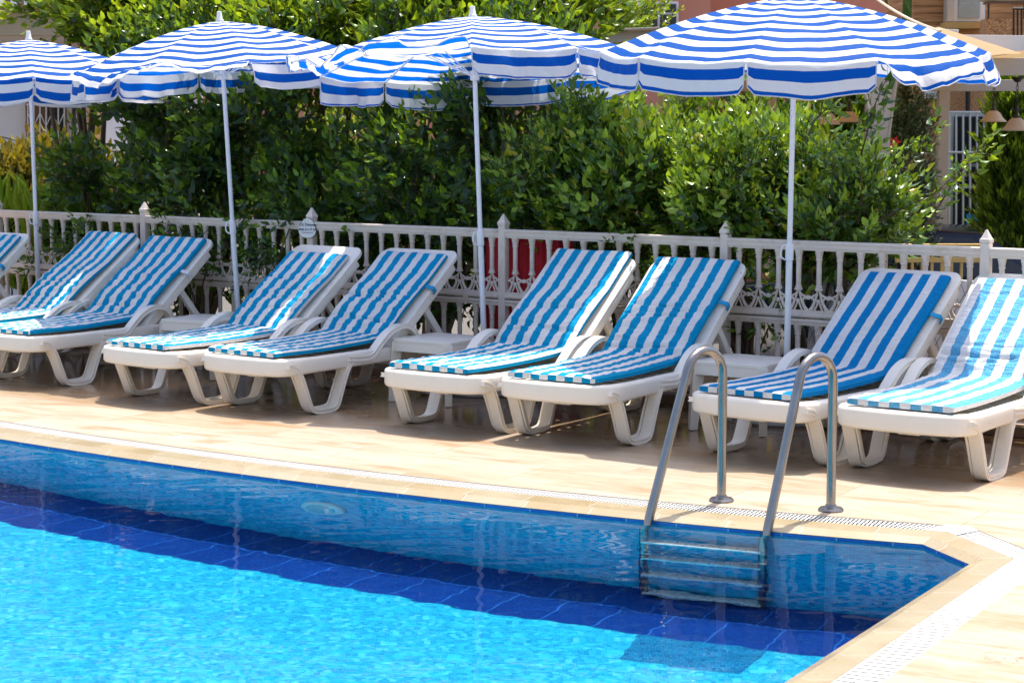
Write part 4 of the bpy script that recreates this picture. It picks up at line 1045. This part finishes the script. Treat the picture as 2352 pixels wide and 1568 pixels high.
for x in (-.13, .13):
    for y in (-.005, .1):
        m_ = MB(); m_.tube([(x, y, .4), (x*1.05, y, 0)], [.016, .011], 8); m_.build('leg', M['plastic'], ch, True)
# low white sheet covered with wire net
ws = empty('net_panel', fpt(4.15, .55, 0), math.atan2(FU.y, FU.x), 'low white sheet covered with wire net behind the fence, at right', 'panel')
m_ = MB(); m_.add([(0, 0, -.03), (1.7, 0, -.03), (1.7, .14, .8), (0, .14, .8), (0, .03, -.03), (1.7, .03, -.03), (1.7, .17, .8), (0, .17, .8)], [(0, 1, 2, 3), (7, 6, 5, 4), (3, 2, 6, 7), (0, 3, 7, 4), (2, 1, 5, 6)]); m_.build('sheet', M['white_sheet'], ws)
m_ = MB()
for q in range(-8, 36):
    for sx in (1, -1):
        a = q*.06; pts = []
        for (x, z) in ((a, 0), (a+sx*.4, .8)):
            pts.append((x, z))
        (xa, za), (xb, zb) = pts
        if max(xa, xb) < 0 or min(xa, xb) > 1.7: continue
        t0, t1 = 0., 1.
        for lim, s_ in ((0, 1), (1.7, -1)):
            da, db = s_*(xa-lim), s_*(xb-lim)
            if da < 0: t0 = max(t0, da/(da-db))
            if db < 0: t1 = min(t1, da/(da-db))
        if t1 > t0:
            A, B = V((xa+(xb-xa)*t0, .14*t0-.008, .8*t0)), V((xa+(xb-xa)*t1, .14*t1-.008, .8*t1)); m_.tube([A, B], .0016, 4)
m_.build('wire_net', M['dark_metal'], ws)
# yellow picket fence
yf = empty('picket_fence', (at(2070, 600, 17.2).x, 17.2, GZ), 0, 'low ochre yellow picket fence beyond the cream balustrade', 'fence'); b0 = V(yf.location)
x1 = at(2262, 600, 17.2).x-b0.x; zt_ = at(2100, 560, 17.2).z-GZ; zb_ = at(2100, 640, 17.2).z-GZ
m_ = MB(); m_.box((-.05, -.03, zt_-.05), (x1, .03, zt_)); m_.box((-.05, -.025, zt_-.16), (x1, .025, zt_-.12)); m_.box((-.05, -.025, .1), (x1, .025, .14)); m_.build('rail', M['yellow_wood'], yf, bevel=.003)
n = 0; xx = 0
while xx < x1:
    wd = .05 if n % 4 == 0 else .022
    m_ = MB(); m_.box((xx, -.018, 0), (xx+wd, .018, zt_-.0505)); m_.build('picket', M['yellow_wood'], yf, bevel=.002); xx += .085; n += 1
m_ = MB()
for z in (.35, .55): m_.tube([(0, .03, z), (x1, .03, z)], .01, 6)
m_.build('cross_wire', M['white_paint'], yf)
# dark car in the street
car = empty('parked_car', (at(2075, 520, 20.5).x, 20.5, GZ), R(-8), 'dark car parked in the street beyond the fence', 'car')
prof = [(-2.1, .35), (-2.15, .62), (-2.05, .82), (-1.2, .92), (-.62, 1.36), (.0, 1.45), (.7, 1.42), (1.35, 1.05), (2.0, .96), (2.12, .7), (2.1, .35)]
m_ = MB(); W2 = .84; vs = []
for sgn in (-1, 1):
    for x, z in prof: vs.append((x, sgn*(W2 if z < .95 else W2-.17*(z-.95)/.5), z))
n = len(prof); m_.add(vs, [tuple(range(n))[::-1], tuple(range(n, 2*n))]+[(i, (i+1) % n, n+(i+1) % n, n+i) for i in range(n)]); m_.build('body', M['car_paint'], car, True, bevel=.03)
for sgn in (-1, 1):
    for poly in ([(-1.05, .97), (-.6, 1.3), (-.06, 1.38), (-.06, .98)], [(.0, .98), (.0, 1.38), (.62, 1.36), (1.12, 1.08), (1.1, .99)]):
        m_ = MB(); q = [V((x, sgn*(W2+.012-.17*(z-.95)/.5), z)) for x, z in poly]; m_.prism(q if sgn > 0 else q[::-1], 0, (0, sgn*.004, 0)); m_.build('side_window', M['glass'], car)
for nm, (xa, za, xb, zb) in (('windscreen', (-1.17, .95, -.66, 1.335)), ('rear_window', (.76, 1.395, 1.3, 1.09))):
    dn = V((-(zb-za), 0, xb-xa)).normalized()*.03; dn = dn if dn.z > 0 else -dn
    m_ = MB(); q = [V((xa, -.7, za)), V((xb, -.62, zb)), V((xb, .62, zb)), V((xa, .7, za))]; m_.prism([p+dn for p in q], 0, dn*.15); m_.build(nm, M['glass'], car)
for x in (-1.35, 1.3):
    for sgn in (-1, 1):
        m_ = MB(); m_.lathe([(0, -.1), (.27, -.1), (.32, -.07), (.32, .07), (.27, .1), (0, .1)], 20); m_.v = [(a+x, c+sgn*.8, b+.32) for a, b, c in m_.v]; wh = m_.build('wheel', M['rubber'], car, True)
        m_ = MB(); m_.lathe([(0, -.11), (.19, -.11), (.19, .11), (0, .11)], 14); m_.v = [(a+x, c+sgn*.8, b+.32) for a, b, c in m_.v]; m_.build('rim', M['chrome'], wh, True)
for y in (-.6, .6):
    m_ = MB(); m_.obox((-2.12, y, .68), (.02, 0, 0), (0, .17, 0), (0, 0, .06)); m_.build('headlight', M['glass'], car, bevel=.01)
# pergola with shade cloth and four hanging lamps
def W(px, py, Y): return at(px, py, Y)
pg = empty('pergola', (at(2010, 300, 18).x, 18, GZ), 0, 'beige timber pergola roofed with brown shade cloth, at right', 'pergola'); b0 = V(pg.location)
def part(name, mbs, m, bevel=.004, smooth=False): return mbs.build(name, m, pg, smooth, bevel)
def rel(p): return V(p)-b0
YF, YB = 18.0, 22.5
zf1, zf0 = at(2200, 134, YF).z, at(2200, 174, YF).z
zb1, zb0 = at(2000, 184, YB).z, at(2000, 210, YB).z
xl, xr = at(1385, 100, YF).x, at(2520, 100, YF).x
m_ = MB(); m_.box(rel((xl, YF-.06, zf0)), rel((xr, YF+.06, zf1))); part('front_beam', m_, M['beige_beam'])
m_ = MB(); m_.box(rel((at(1380, 1, YB).x, YB-.06, zb0)), rel((at(2520, 1, YB).x, YB+.06, zb1))); part('rear_beam', m_, M['beige_beam'])
for px, Y, wd in ((2015, YF, .1), (1522, YB, .055), (2165, YB, .06), (1772, YB, .05)):
    x = at(px, 300, Y).x; m_ = MB(); m_.box(rel((x-wd, Y-wd, GZ)), rel((x+wd, Y+wd, (zf0 if Y == YF else zb0)-.001))); part('column', m_, M['beige_beam'])
for q in range(9):
    x = xl+.3+(xr-xl-.5)*q/8; m_ = MB(); m_.beam(rel((x, YF+.061, zf1-.06)), rel((x+.0, YB-.061, zb1+.1)), .05, .09); part('rafter', m_, M['beige_beam'])
m_ = MB(); vs = []; NX, NY = 48, 14
for j in range(NY+1):
    for i in range(NX+1):
        u, v = i/NX, j/NY; x = xl+.1+(xr-xl-.2)*u; vs.append(rel((x, YF+.1+(YB-YF-.2)*v, zf1+.02+(zb1+.16-zf1)*v+.05*math.sin(u*8*math.pi)**2*-1+.05)))
K = NX+1; m_.add(vs, [(j*K+i, j*K+i+1, (j+1)*K+i+1, (j+1)*K+i) for j in range(NY) for i in range(NX)]); part('shade_cloth', m_, M['burlap'], 0, 'all')
# raised end of the roof at the right: sloped cloth under a pale edge board
m_ = MB(); q = [at(2155, 62, 20.5), at(2350, 124, YF-.3), at(2150, 124, YF+.1), at(2075, 88, 20.5)]; m_.add([rel(p) for p in q], [(0, 1, 2, 3)]); part('sloped_cloth', m_, M['burlap'], 0)
m_ = MB(); a, b = at(2180, 98, 21), at(2480, 102, 20.6); m_.beam(rel(a), rel(b), .08, .16); part('edge_board', m_, M['white_paint'])
m_ = MB(); a, b = at(2095, 76, 20.4), at(2200, 80, 20.2); m_.beam(rel(a), rel(b), .05, .1); part('edge_board', m_, M['white_paint'])
m_ = MB(); a, b = at(1372, 72, YF-.2), at(1512, 66, YF-.2); m_.beam(rel(a), rel(b), .2, .02); m_.beam(rel(a-V((0, .0, .06))), rel(b-V((0, 0, .06))), .06, .09); part('roof_edge', m_, M['beige_beam'])
def lamp(px, py, Y, ztop, wpx, label, first=[None]):
    p = at(px, py, Y); rr = wpx/2*Y/FD
    rt = empty('hanging_lamp', p, 0, label, 'lamp', 'bell-shaped lamps hanging from the pergola')
    k_ = rr/.15; m_ = MB(); m_.lathe([(.15*k_, 0), (.128*k_, .022*k_), (.105*k_, .045*k_), (.088*k_, .075*k_), (.07*k_, .1*k_), (.045*k_, .118*k_), (.03*k_, .124*k_)], 28); m_.f = m_.f[:-2]; m_.uv = m_.uv[:-2]; m_.mi = m_.mi[:-2]
    s_ = m_.build('lamp_shade', M['shade'], rt, True); md = s_.modifiers.new('s', 'SOLIDIFY'); md.thickness = .004
    m_ = MB(); m_.lathe([(0, .118*k_), (.034*k_, .118*k_), (.036*k_, .135*k_), (.02*k_, .15*k_), (.014*k_, .2*k_), (.008*k_, .24*k_), (0, .24*k_)], 12)
    for sx in (1, -1): m_.tube(spline([(0, 0, .15*k_), (sx*.02*k_, 0, .19*k_), (sx*.045*k_, 0, .215*k_), (sx*.06*k_, 0, .2*k_)], 3), .004, 5)
    m_.build('fitting', M['dark_metal'], rt, True)
    H = ztop-p.z; m_ = MB(); z = .24*k_; n = 0
    while z < H-.04:
        lk = [(.011*math.cos(a), 0, z+.02+.022*math.sin(a)) if n % 2 == 0 else (0, .011*math.cos(a), z+.02+.022*math.sin(a)) for a in np.linspace(0, 2*math.pi, 9)[:-1]]
        m_.tube(lk, .0035, 5, True); z += .036; n += 1
    m_.build('chain', M['dark_metal'], rt, True)
    m_ = MB(); m_.lathe([(0, H-.05), (.025, H-.045), (.055, H-.012), (.058, H), (0, H)], 14); m_.build('ceiling_cup', M['dark_metal'], rt, True)
zr = at(2270, 180, 20).z
lamp(2281, 280, 20, zr, 62, 'bell-shaped lamp left of the pair at the right photo edge')
lamp(2334, 300, 18.6, zf0, 70, 'bell-shaped lamp at the right photo edge, nearest of the row')
lamp(1950, 281, 20, at(1945, 170, 20).z, 60, 'bell-shaped lamp just left of the front pergola column')
lamp(1899, 286, 19, zf0, 66, 'bell-shaped lamp half hidden by leaves, right of the big parasol pole')
# ------------------------------------------------------------------ houses
def house(name, label, cat='house'):
    return empty(name, (0, 0, GZ), 0, label, cat)
def hbox(parent, name, m, p0, p1, Y0, Y1, bevel=0):   # image-left-top pixel, image-right-bottom pixel at depth Y0, thickness to Y1
    a, b = at(p0[0], p0[1], Y0), at(p1[0], p1[1], Y0); off = V(parent.location) if parent else V((0, 0, 0))
    m_ = MB(); m_.box(V((a.x, Y0, b.z))-off, V((b.x, Y1, a.z))-off); return m_.build(name, m, parent, bevel=bevel)
# left house
lh = house('white_house', 'white ground floor house with beige upper fascia and brown window, far left')
ob = hbox(lh, 'wall', M['white_wall'], (-260, 84), (240, 700), 24, 32)
hbox(lh, 'fascia', M['beige_wall'], (-260, -260), (250, 82), 22.6, 32); hbox(lh, 'soffit', M['white_wall'], (-260, 82.6), (250, 88), 22.8, 23.99)
hbox(lh, 'corner_pillar', M['orange_wall'], (196, 90), (222, 560), 23.6, 23.99)
wf = hbox(lh, 'window_frame', M['brown_wood'], (58, 236), (152, 346), 23.93, 23.998)
hbox(wf, 'pane', M['glass'], (68, 242), (106, 338), 23.915, 23.929).parent = wf
hbox(None, 'pane', M['glass'], (110, 242), (146, 338), 23.915, 23.929)
for o in list(COL.objects):
    if o.name.startswith('pane') and o.parent is None: o.parent = wf; o.matrix_parent_inverse = Matrix.Identity(4); o.location = V((0, 0, 0))-V((0, 0, GZ))
m_ = MB(); offl = V(lh.location)
for px in range(64, 150, 14): m_.tube([at(px, 238, 23.84)-offl, at(px, 345, 23.84)-offl], .008, 5)
for px in (78, 106, 134): m_.tube([at(px-13, 262, 23.84)-offl, at(px, 290, 23.84)-offl, at(px+13, 262, 23.84)-offl], .008, 5)
for py in (240, 318, 344): m_.tube([at(60, py, 23.84)-offl, at(150, py, 23.84)-offl], .01, 5)
m_.build('window_grille', M['white_paint'], wf).location = -V((0, 0, 0))
m_ = MB(); a, b = at(-260, 14, 22.3), at(345, 14, 22.3); c, d = at(-260, -130, 22.58), at(345, -130, 22.58); m_.add([p-offl for p in (a, b, d+V((0, 0, 0)), c)]+[p-offl+V((0, -.004, 0)) for p in (a, b, d, c)], [(3, 2, 1, 0), (4, 5, 6, 7), (0, 1, 5, 4)]); m_.build('awning', M['awning'], lh)
# pink house in the middle
ph = house('pink_house', 'terracotta pink house with white window, top centre right')
hbox(ph, 'wall', M['terracotta'], (900, -420), (1626, 560), 34, 40)
hbox(ph, 'wing', M['terracotta'], (1626.5, -420), (2110, 560), 36, 40.1)
wf = hbox(ph, 'window', M['white_paint'], (1466, 4), (1558, 92), 33.93, 33.997); 
def child(par, name, m, p0, p1, Y0, Y1):
    o = hbox(None, name, m, p0, p1, Y0, Y1); o.parent = par
    r = par
    while r.parent: r = r.parent
    o.location = -V(r.location); return o
child(wf, 'pane', M['glass'], (1475, 10), (1510, 29), 33.915, 33.929); child(wf, 'pane', M['glass'], (1516, 10), (1553, 29), 33.915, 33.929)
child(wf, 'pane', M['glass'], (1475, 34), (1510, 88), 33.915, 33.929); child(wf, 'pane', M['glass'], (1516, 34), (1553, 88), 33.915, 33.929)
wf = hbox(ph, 'window', M['white_paint'], (1150, -30), (1230, 60), 33.93, 33.997); child(wf, 'pane', M['glass'], (1156, -24), (1224, 54), 33.915, 33.929)
wf = hbox(ph, 'window', M['beige_wall'], (2030, 34), (2075, 60), 35.93, 35.997); child(wf, 'pane', M['glass'], (2034, 38), (2071, 58), 35.915, 35.929)
# a taller pinkish block far behind the left trees
th_ = house('far_apartment_block', 'pinkish block glimpsed through the treetops above the second parasol', 'building')
hbox(th_, 'wall', M['terracotta'], (-300, -700), (860, 500), 44, 50)
# ochre wall seen through the hedge gap
oh = house('ochre_garden_wall', 'ochre wall with a tiny blue number plate, seen through the hedge gap', 'wall')
hbox(oh, 'wall', M['orange_wall'], (780, 250), (980, 640), 22, 22.3); hbox(oh, 'number_plate', M['ink'], (840, 143+130), (852, 283), 21.95, 21.998)
# right house
rh = house('stucco_house', 'ochre speckled stucco house with plank cladding above and barred window, far right')
hbox(rh, 'wall', M['stucco'], (2122, 120), (2700, 800), 25, 32)
for q in range(8):
    hbox(rh, 'cladding_board', M['planks'], (2098, -60+q*18.5), (2700, -60+(q+1)*18.5-.6), 24.7-(q % 2)*.012, 26.5)
wf = hbox(rh, 'window', M['white_paint'], (2192, -60), (2262, 50), 24.55, 24.68); child(wf, 'pane', simple('frosted_pane', (.3, .34, .33), .25), (2204, -50), (2250, 42), 24.52, 24.549)
child(wf, 'sill', M['orange_wall'], (2174, 51), (2264, 65), 24.3, 24.68); child(wf, 'jamb', M['beige_beam'], (2178, -60), (2191.5, 50), 24.45, 24.68)
hbox(rh, 'balcony_wall', M['stucco'], (2264.5, 44), (2326, 82), 23.9, 24.2)
m_ = MB(); offr = V(rh.location)
for q in range(8): m_.tube([at(2328+q*9, 20, 23.9)-offr, at(2328+q*9, 82, 23.9)-offr], .012, 5)
m_.tube([at(2326, 20, 23.9)-offr, at(2420, 20, 23.9)-offr], .018, 5); m_.build('balcony_railing', M['dark_metal'], rh)
gw = hbox(rh, 'barred_window', M['white_paint'], (2182, 260), (2345, 562), 24.93, 24.998)
child(gw, 'pane', M['glass'], (2192, 268), (2335, 375), 24.9, 24.929); child(gw, 'pane', M['glass'], (2192, 383), (2335, 556), 24.9, 24.929)
m_ = MB()
for q in range(11): m_.tube([at(2180+q*16, 258, 24.8), at(2180+q*16, 560, 24.8)], .014, 6)
for py in (258, 350, 430, 558): m_.tube([at(2178, py, 24.79), at(2345, py, 24.79)], .016, 6)
o = m_.build('window_bars', M['white_paint'], gw); o.location = -offr
m_ = MB(); m_.tube([at(2223, 205, 24.9)-offr, at(2223, 258, 24.9)-offr], .03, 8); m_.build('downpipe', M['dark_metal'], rh)
ns = empty('house_number_plate', at(2147, 212, 24.93), 0, 'small white plate reading NO.12/1 on the stucco wall', 'sign'); m_ = MB(); m_.box((-.115, -.012, -.075), (.115, .06, .07)); m_.build('plate', M['white_paint'], ns)
text('NO.12/1', .062, M['black_ink'], ns, (0, -.0145, -.038), RX, off=.001); text('AP: B.BLOK', .055, M['black_ink'], ns, (0, -.0145, .03), RX, off=.001, sx=.75)
# poster with drinks under the bars
po = empty('drinks_poster', at(2258, 525, 24.7), 0, 'colourful poster with tall drinks hung on the window bars', 'poster'); k_ = 24.7/FD
m_ = MB(); m_.box((-39*k_, -.004, -33*k_), (6*k_, .004, 33*k_)); m_.build('beach_print', simple('turquoise_print', (.03, .35, .6), .4, .5, 3), po)
m_ = MB(); m_.box((6.1*k_, -.004, -33*k_), (42*k_, .004, 33*k_)); m_.build('menu_print', M['white_paint'], po)
text('FO KO', 13*k_, M['red_petal'], po, (24*k_, -.0052, 24*k_), RX, off=.002)
for (x, hh, c_) in ((-34, 34, (.7, .12, .05)), (-13, 30, (.75, .08, .04)), (-24, 10, (.8, .25, .2))):
    m_ = MB(); m_.prism([(x*k_, -.0045, -26*k_), ((x+6)*k_, -.0045, -26*k_), ((x+8)*k_, -.0045, (-26+hh)*k_), ((x-2)*k_, -.0045, (-26+hh)*k_)], 0, (0, -.001, 0)); m_.build('drink_picture', simple('drink_print', c_, .4), po)
for q in range(4):
    m_ = MB(); x = 12+q*7.5; m_.prism([(x*k_, -.0045, -28*k_), ((x+3.6)*k_, -.0045, -28*k_), ((x+3.2)*k_, -.0045, 6*k_), ((x+2.4)*k_, -.0045, 14*k_), ((x+1.2)*k_, -.0045, 14*k_), ((x+.4)*k_, -.0045, 6*k_)], 0, (0, -.001, 0)); m_.build('bottle_picture', simple('bottle_print', ((.3, .02, .02), (.05, .05, .1), (.02, .1, .3), (.1, .1, .1))[q], .4), po)
# planter and little iron table on the balcony
it = empty('balcony_table', at(2305, 44, 23.6), 0, 'small black iron table on the balcony at top right', 'table'); m_ = MB()
m_.box((-.22, -.12, .17), (.28, .12, .19)); m_.build('table_top', M['brown_wood'], it)
for x in (-.18, .24):
    m_ = MB(); m_.tube([(x, 0, -.0), (x, 0, .17)], .012, 6); m_.build('leg', M['dark_metal'], it)
pl = empty('planter_basket', at(2305, 44, 23.6)+V((.02, 0, .191)), 0, 'long brown basket planter with dry stems on the balcony table', 'planter'); m_ = MB()
m_.lathe([(0, 0), (.2, 0), (.25, .02), (.27, .09), (.25, .1), (.24, .08), (0, .08)], 18); m_.v = [(x*1.3, y*.5, z) for x, y, z in m_.v]; m_.build('basket', M['rope'], pl, True)
g = np.random.default_rng(9); P = [np.array([g.uniform(-.25, .25), g.uniform(-.06, .06), .08]) for _ in range(14)]; sprigs_mesh('plant', T_small, P, [np.array([g.normal()*.4, 0, 1]) for _ in P], g.uniform(.8, 1.2, 14), M['leaf_green'], pl)
# cables and ropes
def cable(label, a, b, sag, r, m, name='cable'):
    a, b = V(a), V(b); pts = [a.lerp(b, t)-V((0, 0, sag*4*t*(1-t))) for t in np.linspace(0, 1, 13)]; m_ = MB(); m_.tube(pts, r, 6); o = m_.build(name, m, None, True); tag(o, label, name); return o
cable('thin dark cable crossing the white house wall', at(-20, 309, 23.2), at(300, 348, 20), .05, .008, M['dark_metal'])
cable('pale rope running from the big parasol up past the pink house', at(2160, 72, 19.5), at(1990, -20, 22), .05, .014, M['rope'], 'rope')
cable('pale rope dangling beside the front pergola column', at(1968, 160, 17.7), at(1996, 260, 17.8), -.05, .016, M['rope'], 'rope')
cable('pale rope tied upright at the back of the front pergola column', at(2062, 160, 17.6), at(2038, 330, 17.8), 0, .016, M['rope'], 'rope')
# fallen leaves on the deck
lv, lf = leaf_tmpl(.45, .1, .1)
for i, (px, py, lb) in enumerate(((806, 886, 'dark fallen leaf on the deck behind the lounger with the blue edged mattress'), (633, 907, 'dry fallen leaf on the deck under the lounger below the round sign'), (1270, 957, 'small fallen leaf on the deck under the lounger left of the ladder'), (1403, 936, 'dark fallen leaf near the rear legs left of the ladder'))):
    m_ = MB(); s_ = .09; a = i*1.3+.4; m_.add([(s_*(x*math.cos(a)-y*math.sin(a)), s_*(x*math.sin(a)+y*math.cos(a)), s_*z*.6+.012) for x, y, z in lv], lf)
    o = m_.build('fallen_leaf', M['bark'] if i % 2 == 0 else M['leaf_dark'], None, True); o.location = gr(px, py, 0); tag(o, lb, 'leaf', 'fallen leaves on the deck')
# ------------------------------------------------------------------ render settings
sc.view_settings.view_transform = 'Standard'; sc.view_settings.look = 'None'; sc.view_settings.gamma = 1; sc.view_settings.exposure = 1.06
sc.cycles.use_denoising = True; sc.cycles.caustics_refractive = True; sc.cycles.caustics_reflective = False
sc.cycles.max_bounces = 10; sc.cycles.transmission_bounces = 8; sc.cycles.diffuse_bounces = 4; sc.cycles.transparent_max_bounces = 8
sc.cycles.sample_clamp_indirect = 8
